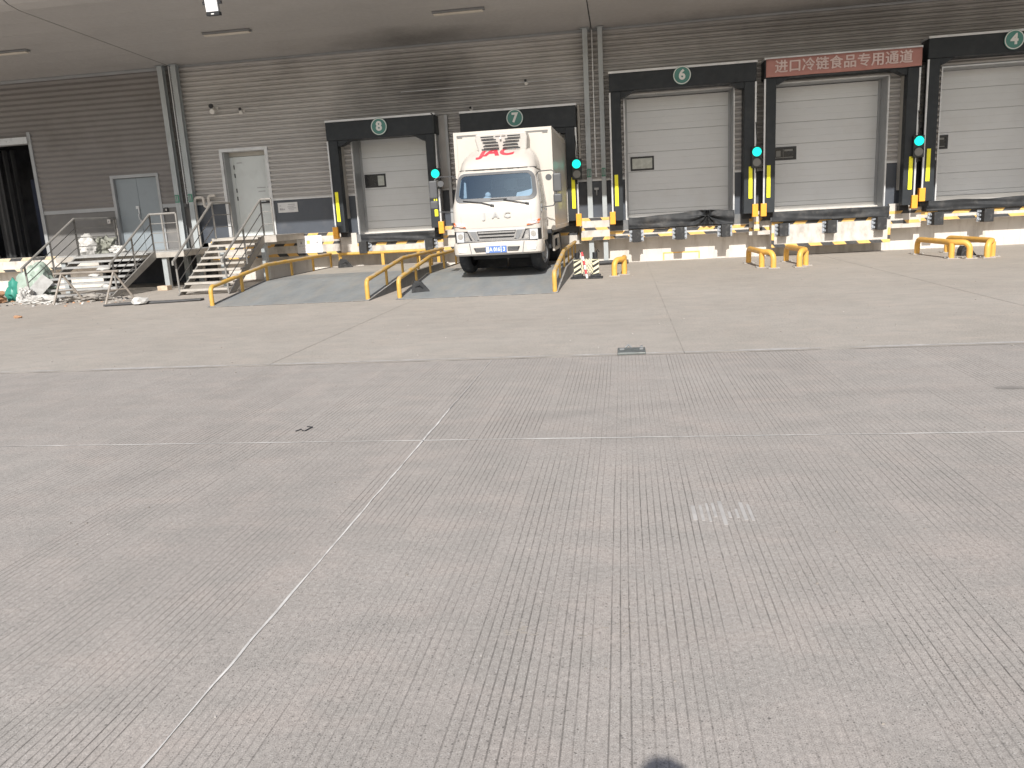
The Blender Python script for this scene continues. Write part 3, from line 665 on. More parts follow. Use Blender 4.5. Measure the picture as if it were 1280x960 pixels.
# ------------------------------------------------------------------ dock shelters
def shelter(name_label, x0, x1, zt, hh, zb, beige_l, beige_r, yz=(1.62, 2.46), gz=(1.13, 1.47), yr=True, padw=0.265, cat='dock shelter'):
    t = thing('dock_shelter', name_label, cat, ((x0+x1)/2, YW, 1.2), group=None)
    yf = 22.70
    def hd(u, v):
        return None
    MB().box(x0, x1, yf, YW-0.04, zt-hh, zt).build('head_pad', 'pad_vinyl', t, bevel=0.012)
    MB().box(x0-0.005, x1+0.02, yf-0.012, YW-0.035, zt+0.002, zt+0.055).build('top_rail', 'trim_metal', t)
    for sgn, xo in ((1, x0+0.04), (-1, x1-0.04)):
        xi = xo+sgn*padw; a, b = min(xo, xi), max(xo, xi)
        MB().box(a, b, yf+0.012, 23.0, zb, zt-hh-0.003).build('side_pad', 'pad_vinyl', t, bevel=0.012)
        bg = beige_l if sgn > 0 else beige_r
        c, e = (b-0.03, b-0.002) if sgn > 0 else (a+0.002, a+0.03)
        if not bg: MB().box(c, e, 23.003, YW-0.04, zb+0.35, zt-hh-0.003).build('side_plate', 'pad_vinyl', t)
        else:
            c, e = (b-0.06, b-0.005) if sgn > 0 else (a+0.005, a+0.06)
            MB().box(c, e, 23.003, YW-0.04, zb+0.4, zt-hh-0.003).build('side_plate', 'plate_beige', t)
        es = (xo-sgn*0.045, xo-sgn*0.002)
        MB().box(min(es), max(es), yf+0.0, yf+0.05, zb+0.15, zt-hh-0.02).build('edge_strip', 'trim_metal', t)
        xm = xo+sgn*0.095
        MB().box(xm-0.045, xm+0.05, yf+0.004, yf+0.0118, yz[0], yz[1]).build('reflector_strip', 'reflective_yellow', t)
        xg = xo-sgn*0.03
        MB().box(xg-0.075, xg+0.075, yf-0.06, yf+0.10, gz[0], gz[1]).build('corner_guard', 'guard_orange', t, bevel=0.006)
        # fabric gusset in the corner below the head
        q = [(xi, zt-hh-0.004), (xi+sgn*0.36, zt-hh-0.004), (xi+sgn*0.10, zt-hh-0.15), (xi, zt-hh-0.16)]
        MB().prism(q, 'y', yf+0.05, yf+0.35).build('corner_gusset', 'pad_vinyl', t)
        MB().box(a+0.02, b-0.02, 22.95, YW-0.05, zb-0.14, zb-0.003).build('pad_foot', 'black_plastic', t)
    return t
shelter('dark padded dock shelter marked 8 beside the pale door, partly blocked by the truck mirror', -8.36, -5.17, 4.39, 0.50, 1.30, True, False)
shelter('dark padded dock shelter marked 7 with the white truck backed into it', -4.45, -1.23, 4.36, 0.55, 1.28, False, False)
shelter('dark padded dock shelter marked 6 round the shutter with a crumpled black sheet', -0.31, 3.54, 5.09, 0.46, 1.22, False, False)
shelter('dark padded dock shelter under the red Chinese banner', 3.74, 7.60, 5.12, 0.45, 1.22, False, True)
shelter('dark padded dock shelter marked 4 at the right edge of the photo', 7.76, 11.65, 5.32, 0.48, 1.30, False, False, yz=(1.81, 2.63), gz=(1.30, 1.64))

def number_sign(n, x, z):
    t = thing('number_sign', {8: 'round teal sign with the digit eight, left of the truck', 7: 'round teal sign with the digit seven, above the truck', 6: 'round teal sign with the digit six, left of the red banner', 4: 'round teal sign with the digit four, at the right edge'}[n], 'number sign', (x, 22.68, z), group='round dock number signs')
    MB().cyl((x, 22.66, z), (x, 22.684, z), 0.235, 40).build('disc', 'sign_teal', t)
    ring = MB(); N = 40
    vs = [(x+r*math.cos(2*math.pi*i/N), y, z+r*math.sin(2*math.pi*i/N)) for y in (22.654, 22.6595) for r in (0.205, 0.226) for i in range(N)]
    fs = []
    for i in range(N):
        j = (i+1) % N; fs += [(i, j, N+j, N+i), (2*N+i, 3*N+i, 3*N+j, 2*N+j), (i, 2*N+i, 2*N+j, j), (N+i, N+j, 3*N+j, 3*N+i)]
    ring.add(vs, fs).build('rim', 'sign_white', t)
    upright(text_mb(str(n), 0.34, 0.003, 0.014), x, 22.655, z).build('digit', 'sign_white', t)
for n, x, z in ((8, -6.77, 4.18), (7, -2.90, 4.14), (6, 1.62, 4.91), (4, 9.75, 5.13)): number_sign(n, x, z)

bn = thing('banner', 'faded red banner with pale Chinese lettering over the middle right dock', 'banner', (5.68, 22.66, 4.9))
def bfn(u, v):
    x = 3.77+3.83*u; z = 4.68+0.45*v
    return (x, 22.672-0.014*noise.noise(Vector((x*1.6, z*3, 2)))-0.006, z + (0.012*noise.noise(Vector((x*1.9, 0, 8))) if v < 0.01 else 0))
o = MB().grid(bfn, 60, 6).build('cloth', 'banner_red', bn, smooth=True)
s = o.modifiers.new('thickness', 'SOLIDIFY'); s.thickness = 0.004
tx = MB()
for k in range(4):
    a_ = upright(text_mb('进口冷链食品专用通道', 0.335, 0.002, 0.0, space=1.03), 5.68+(-0.008, 0.008, 0, 0)[k], 22.640+0.0006*k, 4.905+(0, 0, -0.006, 0.006)[k]); tx.add(a_.v, a_.f)
tx.build('lettering', 'banner_text', bn)

# signals
def signal(x, z, label):
    t = thing('signal_light', label, 'signal light', (x, 22.6, z), group='green dock signal lights')
    MB().box(-0.135, 0.135, 0, 0.12, -0.28, 0.28).build('housing', 'signal_case', t, bevel=0.015, world=False)
    MB().cyl((0, -0.012, 0.135), (0, 0.0, 0.135), 0.118, 24).build('lit_lens', 'signal_green', t, world=False)
    MB().cyl((0, -0.012, -0.135), (0, 0.0, -0.135), 0.105, 24).build('unlit_lens', 'signal_off', t, world=False)
    for zz in (0.135, -0.135):
        mb = MB(); N = 14; r = 0.122
        vs = [(rr*math.cos(rad(20+140*i/N)), y, zz+rr*math.sin(rad(20+140*i/N))) for y in (-0.05, 0.0) for rr in (r, r+0.006) for i in range(N+1)]
        k = N+1; fs = []
        for i in range(N):
            fs += [(i, i+1, k+i+1, k+i), (2*k+i, 3*k+i, 3*k+i+1, 2*k+i+1), (i, 2*k+i, 2*k+i+1, i+1), (k+i, k+i+1, 3*k+i+1, 3*k+i)]
        mb.add(vs, fs).build('hood', 'signal_case', t, world=False)
    MB().tube([(0.0, 0.08, 0.28), (0.01, 0.09, 0.42), (-0.02, 0.1, 0.9)], 0.012, 6).tube([(0, 0.08, -0.28), (0.0, 0.1, -0.4)], 0.02, 6).build('cable', 'signal_case', t, world=False)
    return t
s0 = signal(-5.23, 2.66, 'green signal light above the truck mirror beside dock 8')
for x, z, l in ((-1.25, 2.675, 'green signal light just right of the white truck box'), (3.55, 2.69, 'green signal light left of the red banner dock, above two orange guards'), (7.61, 2.70, 'green signal light between the red banner dock and dock 4')):
    copy_thing(s0, (x, 22.6, z), l)
# green lamp cluster cable loop on dock 8 (black cable bent over the head)
tag(MB().tube([(-5.23, 22.68, 2.98), (-5.2, 22.67, 4.0), (-5.19, 22.67, 4.38), (-5.25, 22.68, 4.43)], 0.02, 6).build('power_cable', 'signal_case', smooth=True), 'black cable running up the edge of dock 8 to its signal light', 'cable')

# bumpers
def bumper(x, z, y, label):
    t = thing('dock_bumper', label, 'dock bumper', (x, y, z), group='black rubber dock bumpers')
    MB().box(-0.12, 0.12, -0.28, -0.022, -0.175, 0.165).build('rubber_block', 'rubber', t, bevel=0.01, world=False)
    for sg in (-1, 1):
        mb = MB().box(min(sg*0.122, sg*0.20), max(sg*0.122, sg*0.20), -0.02, -0.002, -0.165, 0.15)
        for zz in (-0.11, 0.0, 0.10): mb.cyl((sg*0.165, -0.05, zz), (sg*0.165, -0.02, zz), 0.022, 8).box(min(sg*0.122, sg*0.15), max(sg*0.122, sg*0.15), -0.09, -0.02, zz-0.02, zz+0.03)
        mb.build('side_bracket', 'bracket_steel', t, world=False)
    return t
b0 = bumper(0.35, 0.77, EY-0.005, 'left one of the three dock bumpers under the crumpled black sheet of dock 6')
for x, z, y, l in ((1.55, 0.785, EY-0.005, 'middle one of the three dock bumpers of dock 6'), (2.79, 0.795, EY-0.005, 'right one of the three dock bumpers of dock 6'),
                   (4.30, 0.745, 22.975, 'left one of the three dock bumpers of the red banner dock'), (5.55, 0.765, 22.975, 'middle one of the three dock bumpers of the red banner dock'), (6.82, 0.79, 22.975, 'right one of the three dock bumpers of the red banner dock'),
                   (8.31, 0.83, EY-0.005, 'left one of the two dock bumpers of dock 4'), (9.55, 0.85, EY-0.005, 'right one of the two dock bumpers of dock 4'),
                   (-7.65, 0.84, EY-0.005, 'left one of the two dock bumpers of dock 8, above the empty ramp'), (-5.64, 0.84, EY-0.005, 'right one of the two dock bumpers of dock 8, above the empty ramp')):
    copy_thing(b0, (x, y, z), l)

# notices
nt_ = thing('notice_plate', 'small grey notice plate on the dark blue wall panel right of the pale door', 'notice', (-9.98, 23.28, 2.13))
MB().box(-10.30, -9.68, 23.275, 23.29, 1.98, 2.27).build('plate', 'notice_metal', nt_)
mb = MB()
for a, b, z, h in ((-9.98, -9.76, 2.2, .018), (-10.0, -9.75, 2.155, .012), (-10.0, -9.8, 2.13, .012), (-9.98, -9.73, 2.09, .02), (-9.97, -9.80, 2.045, .012), (-10.26, -10.08, 2.05, .02), (-10.25, -10.2, 2.07, .04), (-10.19, -10.15, 2.07, .035), (-10.13, -10.1, 2.07, .03), (-10.25, -10.2, 2.17, .02)):
    mb.box(a, b, 23.272, 23.2745, z, z+h)
mb.build('print', 'ink_grey', nt_)
hz = thing('safety_notice', 'white paper safety notice stuck on the striped dock edge by the empty ramp', 'notice', (-9.38, EY-0.04, 1.0))
MB().box(-9.77, -8.98, EY-0.045, EY-0.037, 0.75, 1.26).build('sheet', 'paper', hz)
yy = EY-0.0465
def chars(mb, x, z, n, s, dx, seed):
    random.seed(seed)
    for i in range(n):
        cx = x+i*dx
        for k in range(5):
            a = cx+random.uniform(0, s*0.7); b = z+random.uniform(0, s*0.8)
            if random.random() < 0.5: mb.box(a, min(a+s*0.6, cx+s), yy, yy+0.001, b, b+s*0.12)
            else: mb.box(a, a+s*0.12, yy, yy+0.001, b, min(b+s*0.6, z+s))
mb = MB(); chars(mb, -9.62, 1.185, 4, 0.05, 0.105, 5); tag(mb.build('red_print', 'ink_red', hz), kind='stuff')
mb = MB(); chars(mb, -9.6, 0.86, 7, 0.04, 0.055, 6); tag(mb.build('red_print', 'ink_red', hz), kind='stuff')
mb = MB(); chars(mb, -9.71, 0.945, 6, 0.036, 0.045, 7); chars(mb, -9.38, 0.95, 3, 0.036, 0.05, 8); chars(mb, -9.18, 0.965, 3, 0.036, 0.05, 9); chars(mb, -9.65, 0.79, 6, 0.036, 0.055, 10); chars(mb, -9.25, 0.80, 2, 0.04, 0.05, 3)
mb.add([(-9.67, yy, 1.02), (-9.60, yy, 1.02), (-9.635, yy, 1.11)], [(0, 1, 2)]).add([(-9.17, yy, 1.02), (-9.09, yy, 1.02), (-9.13, yy, 1.11)], [(0, 1, 2)])
tag(mb.build('grey_print', 'ink_grey', hz), kind='stuff')
MB().box(-9.46, -9.36, yy-0.0005, yy+0.001, 1.02, 1.12).build('yellow_symbol', 'ink_yellow', hz)
MB().box(-9.435, -9.42, yy-0.0015, yy-0.001, 1.07, 1.085).box(-9.40, -9.385, yy-0.0015, yy-0.001, 1.07, 1.085).build('symbol_dots', 'ink_grey', hz)
random.seed(21)
# keypads / switches
kp = thing('entry_keypad', 'small white keypad on the grey wall left of the blue-grey door', 'keypad', (-15.88, 23.29, 2.03))
MB().box(-15.93, -15.83, 23.25, 23.3, 1.96, 2.1).build('case', 'cam_white', kp, bevel=0.006); MB().box(-15.9, -15.86, 23.245, 23.249, 1.99, 2.05).build('keys', 'ink_grey', kp)
kp = thing('switch_box', 'dark switch box on the wall right of the blue-grey door', 'switch', (-13.9, 23.29, 2.24))
MB().box(-13.95, -13.85, 23.23, 23.3, 2.16, 2.34).build('case', 'truck_black', kp, bevel=0.006); MB().box(-13.91, -13.88, 23.225, 23.229, 2.24, 2.3).build('button', 'cam_white', kp)
# cameras on the wall
def cctv(x, z, s, label):
    t = thing('security_camera', label, 'camera', (x, 23.25, z))
    MB().box(-0.10*s, 0.10*s, 0, 0.03, -0.02, 0.18*s).tube([(0, 0.02, 0.10*s), (0, -0.12*s, 0.12*s)], 0.03*s, 8).build('bracket', 'cam_white', t, world=False)
    MB().tube([(0.0, -0.02, 0.02*s), (0.01, -0.22*s, -0.04*s)], 0.075*s, 12).build('body', 'cam_white', t, smooth=True, world=False)
    MB().cyl((-0.02*s, -0.16*s, 0.13*s), (-0.02*s, -0.21*s, 0.115*s), 0.065*s, 12).build('lens', 'truck_black', t, world=False)
    return t
cctv(-11.90, 5.02, 1.0, 'larger white security camera on the ribbed wall near the left columns')
cctv(-11.05, 4.93, 0.65, 'smaller white security camera on the ribbed wall, right of the larger one')
tag(MB().tube([(-11.95, 23.24, 4.88), (-11.05, 23.24, 4.90)], 0.014, 6).build('camera_conduit', 'cam_white'), 'thin white conduit between the two wall cameras', 'conduit')
cctv(-2.60, 5.10, 0.55, 'tiny dark wall sensor above the number 7 sign')
cctv(-4.2, 4.50, 0.5, 'tiny sensor at the top left corner of dock 7')
# soffit lights
def zsof(y): return 6.36+(YW+0.05-y)*0.0336
def strip(x0, x1, y, label):
    t = thing('strip_light', label, 'strip light', ((x0+x1)/2, y, zsof(y)), group='unlit strip lights under the canopy')
    z = zsof(y); MB().box(x0, x1, y-0.09, y+0.09, z-0.05, z-0.002).build('casing', 'truck_grey', t, bevel=0.01)
    MB().box(x0+0.03, x1-0.03, y-0.07, y+0.08, z-0.085, z-0.052).build('diffuser', 'lamp_strip', t, bevel=0.015)
strip(-10.42, -9.15, 20.25, 'unlit strip light on the canopy ceiling below the hanging floodlight')
strip(-4.48, -3.2, 20.3, 'unlit strip light on the canopy ceiling at the top centre')
strip(-16.6, -15.3, 20.2, 'unlit strip light on the canopy ceiling at the left edge')
fl = thing('hanging_floodlight', 'white floodlight hanging under the canopy edge at the top left', 'floodlight', (-8.05, 16.15, 5.81))
MB().box(-0.135, 0.135, 0.0, 0.07, 0.05, 0.72).build('body', 'truck_grey', fl, bevel=0.008, world=False)
MB().box(-0.125, 0.125, -0.012, -0.001, 0.055, 0.71).build('lens', 'lens_white', fl, world=False)
MB().box(-0.055, 0.055, -0.018, -0.0125, 0.10, 0.66).build('lamp_panel', 'sign_white', fl, world=False)
MB().box(-0.14, 0.14, -0.015, 0.10, -0.02, 0.048).build('end_cap', 'truck_black', fl, bevel=0.006, world=False)
MB().box(-0.03, 0.03, -0.019, -0.0155, 0.0, 0.02).build('label_plate', 'sign_white', fl, world=False)
mb = MB()
for x in (-0.165, 0.165): mb.tube([(x, 0.04, 0.22), (x, 0.10, 0.75), (x*0.9, 0.28, 1.22)], 0.013, 6).box(x-0.03, x+0.03, 0.02, 0.08, 0.19, 0.25)
mb.build('hanger', 'truck_black', fl, world=False)
fl.rotation_euler = (0.12, 0, 0)

# ------------------------------------------------------------------ steel ramps with yellow rails
RZ = 0.30; RY0, RY1, RY2 = 15.65, 18.45, 23.12
def rz(y): return 0.012+(RZ-0.012)*min(1, max(0, (y-RY0)/(RY1-RY0)))
def ramp_(x0, x1, label, endrail):
    t = thing('loading_ramp', label, 'ramp', ((x0+x1)/2, RY0, 0), group='grey steel loading ramps')
    n = 10; ys = [RY0+(RY1-RY0)*i/n for i in range(n+1)]
    prof = [(RY0, 0.004)] + [(y, rz(y)) for y in ys] + [(RY1+1.6, RZ)] + [(RY1+1.6, RZ-0.05), (RY1, RZ-0.05), (RY0+0.5, 0.004)]
    MB().prism(prof, 'x', x0+0.03, x1-0.03).build('deck', 'ramp_steel', t)
    MB().box(x0+0.03, x1-0.03, RY1+1.603, RY2, 0.2, RZ-0.001).build('landing_slab', 'ramp_top', t)
    for x in (x0, x1-0.026):
        MB().prism([(RY0, 0.004), (RY0, 0.014), (RY1, RZ+0.004), (RY2, RZ+0.004), (RY2, 0.004)], 'x', x, x+0.026).build('side_plate', 'ramp_side', t)
        MB().prism([(RY0, 0.016), (RY0, 0.022), (RY1, RZ+0.014), (RY2, RZ+0.014), (RY2, RZ+0.006), (RY1, RZ+0.006)], 'x', x-0.003, x+0.032).build('edge_trim', 'ramp_edge', t)
    for sg, x in ((1, x0+0.06), (-1, x1-0.06)):
        p = [(x, RY0+0.12, 0.02), (x, RY0+0.12, 0.30)] + arc((x, RY0+0.24, 0.30), 180, 100, 0.12, (0, 1, 0), (0, 0, 1), 4)
        p += [(x, RY1-0.1, 0.66)] + [(x, RY1+0.1, 0.685)] + [(x, RY2-0.15, 0.69)]
        r = MB().tube(p, 0.047, 10).build('rail', 'rail_worn', t, smooth=True)
        for y in (17.2, 18.55, 20.05, 21.55, 22.95):
            zt = 0.685 if y > 18.4 else 0.42+(y-15.9)*0.094
            MB().box(x-0.018, x+0.018, y-0.045, y+0.045, rz(y), zt-0.02).build('post', 'rail_yellow', r)
    if endrail:
        r = MB().tube([(x0+0.3, RY2-0.12, 0.67), (x1-0.05, RY2-0.12, 0.67)], 0.045, 10).build('rail', 'rail_yellow', t, smooth=True)
        for x in (x0+0.35, x0+1.66, x0+2.75, x1-0.2):
            MB().box(x-0.045, x+0.045, RY2-0.15, RY2-0.1, RZ, 0.64).build('post', 'rail_yellow', r)
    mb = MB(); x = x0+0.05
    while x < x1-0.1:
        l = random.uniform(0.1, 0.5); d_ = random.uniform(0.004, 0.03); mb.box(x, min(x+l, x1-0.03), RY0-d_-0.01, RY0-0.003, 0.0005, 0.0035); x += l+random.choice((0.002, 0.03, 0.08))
    tag(mb.build('lip_gap_shade', 'lip_black', t), kind='stuff')  # flat black strip painting the crack and shadow at the front lip
    return t
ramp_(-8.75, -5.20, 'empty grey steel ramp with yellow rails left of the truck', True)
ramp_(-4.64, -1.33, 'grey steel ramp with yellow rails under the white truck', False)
def chock(x, y, z, rot, label, s=1.0):
    t = thing('wheel_chock', label, 'wheel chock', (x, y, z), rot, group='black wheel chocks')
    MB().prism([(-0.17*s, 0), (0.17*s, 0), (0.02*s, 0.19*s), (-0.10*s, 0.21*s), (-0.15*s, 0.13*s)], 'y', -0.10, 0.10).build('wedge', 'rubber', t, bevel=0.008, world=False)
    MB().tube([(-0.1*s, -0.1, 0.1*s), (-0.02, -0.13, 0.13*s), (0.05, -0.1, 0.07*s)], 0.012, 6).build('handle', 'truck_black', t, world=False)
    return t
chock(-8.12, 22.6, RZ, 0.5, 'black wheel chock standing at the top of the empty ramp', 1.25)
chock(-4.28, 16.35, rz(16.35)-0.01, 0.25, 'black wheel chock at the bottom left corner of the ramp under the truck', 1.15)
chock(8.12, 20.55, 0, 0.2, 'black wheel chock between the two yellow rails at the far right', 1.15)

# ------------------------------------------------------------------ truck
tk = thing('delivery_truck', 'white refrigerated box truck with red lettering reversed up to dock 7', 'truck', (-2.70, 17.0, RZ), -0.006)
SEC = [(0.66, 0.935, 0.06), (0.70, 0.94, 0.05), (1.0, 0.95, 0.03), (1.3, 0.952, 0.03), (1.45, 0.95, 0.055), (1.52, 0.945, 0.085), (1.58, 0.935, 0.125), (2.15, 0.86, 0.37), (2.2, 0.84, 0.42), (2.25, 0.80, 0.50), (2.275, 0.74, 0.62)]
def sec(z):
    for (z0, w0, f0), (z1, w1, f1) in zip(SEC, SEC[1:]):
        if z <= z1:
            k = max(0, (z-z0)/(z1-z0)); return w0+(w1-w0)*k, f0+(f1-f0)*k
    return SEC[-1][1:]
RC = 0.14
def fy(x, z):
    w_, f = sec(z); ax = min(abs(x), w_); y = f+0.035*(ax/w_)**2
    if ax > w_-RC: y += RC-math.sqrt(max(0, RC*RC-(ax-(w_-RC))**2))
    return y
US = [-1, -0.99, -0.965, -0.93, -0.9, -0.86, -0.8, -0.6, -0.3, 0, 0.3, 0.6, 0.8, 0.86, 0.9, 0.93, 0.965, 0.99, 1]
ZS = [0.66, 0.70, 0.85, 1.0, 1.15, 1.3, 1.45, 1.52, 1.58, 1.62, 1.75, 1.9, 2.05, 2.12, 2.15, 2.2, 2.25, 2.275]
mb = MB(); rows = []
for z in ZS:
    w_, f = sec(z)
    row = [(u*w_, fy(u*w_, z), z) for u in US]
    row = [(-w_, 1.6, z), (-w_, 0.9, z)] + row + [(w_, 0.9, z), (w_, 1.6, z)]
    rows.append(row)
n = len(rows[0]); vs = [p for r in rows for p in r]; fs = []
for j in range(len(ZS)-1):
    for i in range(n-1):
        ui = i-2
        if 1.619 <= ZS[j] < 2.119 and 0 <= ui < len(US)-1 and US[ui] > -0.861 and US[ui+1] < 0.861: continue
        fs.append((j*n+i, j*n+i+1, (j+1)*n+i+1, (j+1)*n+i))
fs.append(tuple((len(ZS)-1)*n+i for i in range(n)))
fs += [(j*n+n-1, j*n, (j+1)*n, (j+1)*n+n-1) for j in range(len(ZS)-1)]
fs.append(tuple(range(n))[::-1])
body = mb.add(vs, fs).build('cab', 'truck_white', tk, smooth=True, world=False)
def rr_outline(u0, z0, z1, r, n=6):
    pts = []
    ru = r/0.9
    for cx, cz, a0 in ((u0-ru, z1-r, 0), (-u0+ru, z1-r, 90), (-u0+ru, z0+r, 180), (u0-ru, z0+r, 270)):
        for i in range(n+1):
            a = rad(a0+90*i/n); pts.append((cx+ru*math.cos(a), cz+r*math.sin(a)))
    # densify straight runs
    out = []
    for (a, b), (c, d) in zip(pts, pts[1:]+pts[:1]):
        k = max(1, int(abs(c-a)/0.15)); out += [(a+(c-a)*i/k, b+(d-b)*i/k) for i in range(k)]
    return out
def on(u, z, off): return (u*sec(z)[0], fy(u*sec(z)[0], z)-off, z)
oi = rr_outline(0.875, 1.635, 2.12, 0.10); oo = rr_outline(0.965, 1.555, 2.175, 0.15)
# re-sample both by angle index so the ring joins cleanly
def resamp(pts, N):
    L = [0]
    for a, b in zip(pts, pts[1:]+pts[:1]): L.append(L[-1]+math.hypot(a[0]-b[0], a[1]-b[1]))
    T = L[-1]; out = []; P2 = pts+pts[:1]
    for k in range(N):
        s = T*k/N; i = max(j for j in range(len(L)-1) if L[j] <= s+1e-9); f = (s-L[i])/max(1e-9, L[i+1]-L[i])
        out.append((P2[i][0]+(P2[i+1][0]-P2[i][0])*f, P2[i][1]+(P2[i+1][1]-P2[i][1])*f))
    return out
N = 72; oi2, oo2 = resamp(oi, N), resamp(oo, N)
ring = MB(); vs = [on(u, z, 0.012) for u, z in oo2] + [on(u, z, 0.016) for u, z in oi2] + [on(u, z, -0.02) for u, z in oi2] + [on(u, z, -0.01) for u, z in oo2]
fs = []
for i in range(N):
    j = (i+1) % N; fs += [(i, j, N+j, N+i), (N+i, N+j, 2*N+j, 2*N+i), (3*N+i, i, N*0+j, 3*N+j)]
ring.add(vs, fs).build('windscreen_frame', 'frame_rubber', tk, smooth=True, world=False)
gl_ = MB(); cz = 1.88; vs = [on(0, cz, 0.008)]; fs = []
K = 6
for k in range(1, K+1):
    vs += [on(u*k/K, cz+(z-cz)*k/K, 0.008) for u, z in oi2]
for i in range(N):
    j = (i+1) % N; fs.append((0, 1+i, 1+j))
    for k in range(K-1): fs.append((1+k*N+i, 1+(k+1)*N+i, 1+(k+1)*N+j, 1+k*N+j))
gl_.add(vs, fs).build('windscreen', 'windscreen', tk, smooth=True, world=False)
# cab interior
MB().box(-0.85, 0.85, 1.5, 1.58, 0.8, 2.2).build('cab_back', 'cab_lining', tk, world=False)
MB().box(-0.30, 0.48, 1.485, 1.498, 1.80, 2.06).build('rear_window', 'interior_pale', tk, world=False)  # opaque pale panel painting the brightness seen through the rear window
MB().prism([(0.22, 1.3), (0.22, 1.545), (0.62, 1.56), (0.72, 1.3)], 'x', -0.84, 0.84).build('dashboard', 'seat_dark', tk, world=False)
for x, wd in ((0.46, 0.44), (-0.10, 0.36), (-0.52, 0.44)):
    s_ = MB().box(x-wd/2, x+wd/2, 0.95, 1.35, 1.05, 1.25).box(x-wd/2, x+wd/2, 1.25, 1.38, 1.25, 1.85).build('seat', 'seat_dark', tk, bevel=0.04, world=False)
    MB().box(x-0.13, x+0.13, 1.24, 1.33, 1.87, 2.04).build('headrest', 'seat_dark', s_, bevel=0.03, world=False)
sw = [(0.46+0.19*math.cos(2*math.pi*i/24), 0.66+0.19*0.45*math.sin(2*math.pi*i/24), 1.66+0.19*0.85*math.sin(2*math.pi*i/24)) for i in range(25)]
MB().tube(sw, 0.016, 6, False).build('steering_wheel', 'truck_black', tk, smooth=True, world=False)
MB().box(-0.12, 0.12, 0.47, 0.49, 2.02, 2.09).build('rear_view_mirror', 'truck_black', tk, world=False)
MB().prism([(-0.75, 1.66), (-0.68, 1.66), (-0.68, 1.98), (-0.72, 2.0)], 'y', 0.46, 0.475).build('sun_card', 'paper', tk, world=False)
tag(blob((0, 0, 0), (0.001, 0.001, 0.001), 1, sub=1).build('dash_doll_anchor', 'paper') if False else tk)
dl = thing('dash_doll', 'small white doll on the truck dashboard behind the windscreen', 'doll', (-2.70-0.20, 17.0+0.30, RZ+1.565))
blob((0, 0, 0), (0.10, 0.05, 0.075), 3, 0.1, sub=2).build('doll_body', 'paper', dl, smooth=True, world=False)
blob((0.02, 0, 0.10), (0.065, 0.05, 0.062), 4, 0.08, sub=2).build('doll_head', 'paper', dl, smooth=True, world=False)
pp = MB()
for i, (x, y, a) in enumerate(((0.58, 0.36, 0.3), (0.62, 0.33, -0.2), (0.68, 0.38, 0.1))):
    pp.add([(x-0.16-2.70, y-0.09+17, RZ+1.60+0.02*i), (x+0.15-2.70, y-0.07+a*0.1+17, RZ+1.61+0.02*i), (x+0.14-2.70, y+0.06+17, RZ+1.76+0.02*i), (x-0.14-2.70, y+0.06+17, RZ+1.72)], [(0, 1, 2, 3)])
o = pp.build('dash_papers', 'paper'); tag(o, 'loose white papers lying on the truck dashboard', 'papers'); s = o.modifiers.new('thickness', 'SOLIDIFY'); s.thickness = 0.002

def patch(pts, off, dep=0.03):
    mb = MB(); n = len(pts); vs = [(x, fy(x, z)-off, z) for x, z in pts] + [(x, fy(x, z)+dep, z) for x, z in pts]
    mb.add(vs, [tuple(range(n))] + [(i, (i+1) % n, n+(i+1) % n, n+i) for i in range(n)]); return mb
def dens(pts, k=4):
    out = []
    for (a, b), (c, d) in zip(pts, pts[1:]+pts[:1]): out += [(a+(c-a)*i/k, b+(d-b)*i/k) for i in range(k)]
    return out
def strip_patch(xl0, xl1, zb, zt, off, nx=10, shear=0.0, curve=0.0):
    """thin curved plate hugging the cab front between two x limits"""
    mb = MB(); vs = []; fs = []
    for i in range(nx+1):
        x = xl0+(xl1-xl0)*i/nx
        for z in (zb, zt):
            zz = z+shear*(x-xl0)
            vs.append((x, fy(x, zz)-off, zz)); vs.append((x, fy(x, zz)+0.02, zz))
    for i in range(nx):
        a, b = 4*i, 4*(i+1); fs += [(a, b, b+2, a+2), (a+2, b+2, b+3, a+3), (a, a+1, b+1, b)]
    fs += [(0, 2, 3, 1), (4*nx, 4*nx+1, 4*nx+3, 4*nx+2)]
    mb.add(vs, fs); return mb
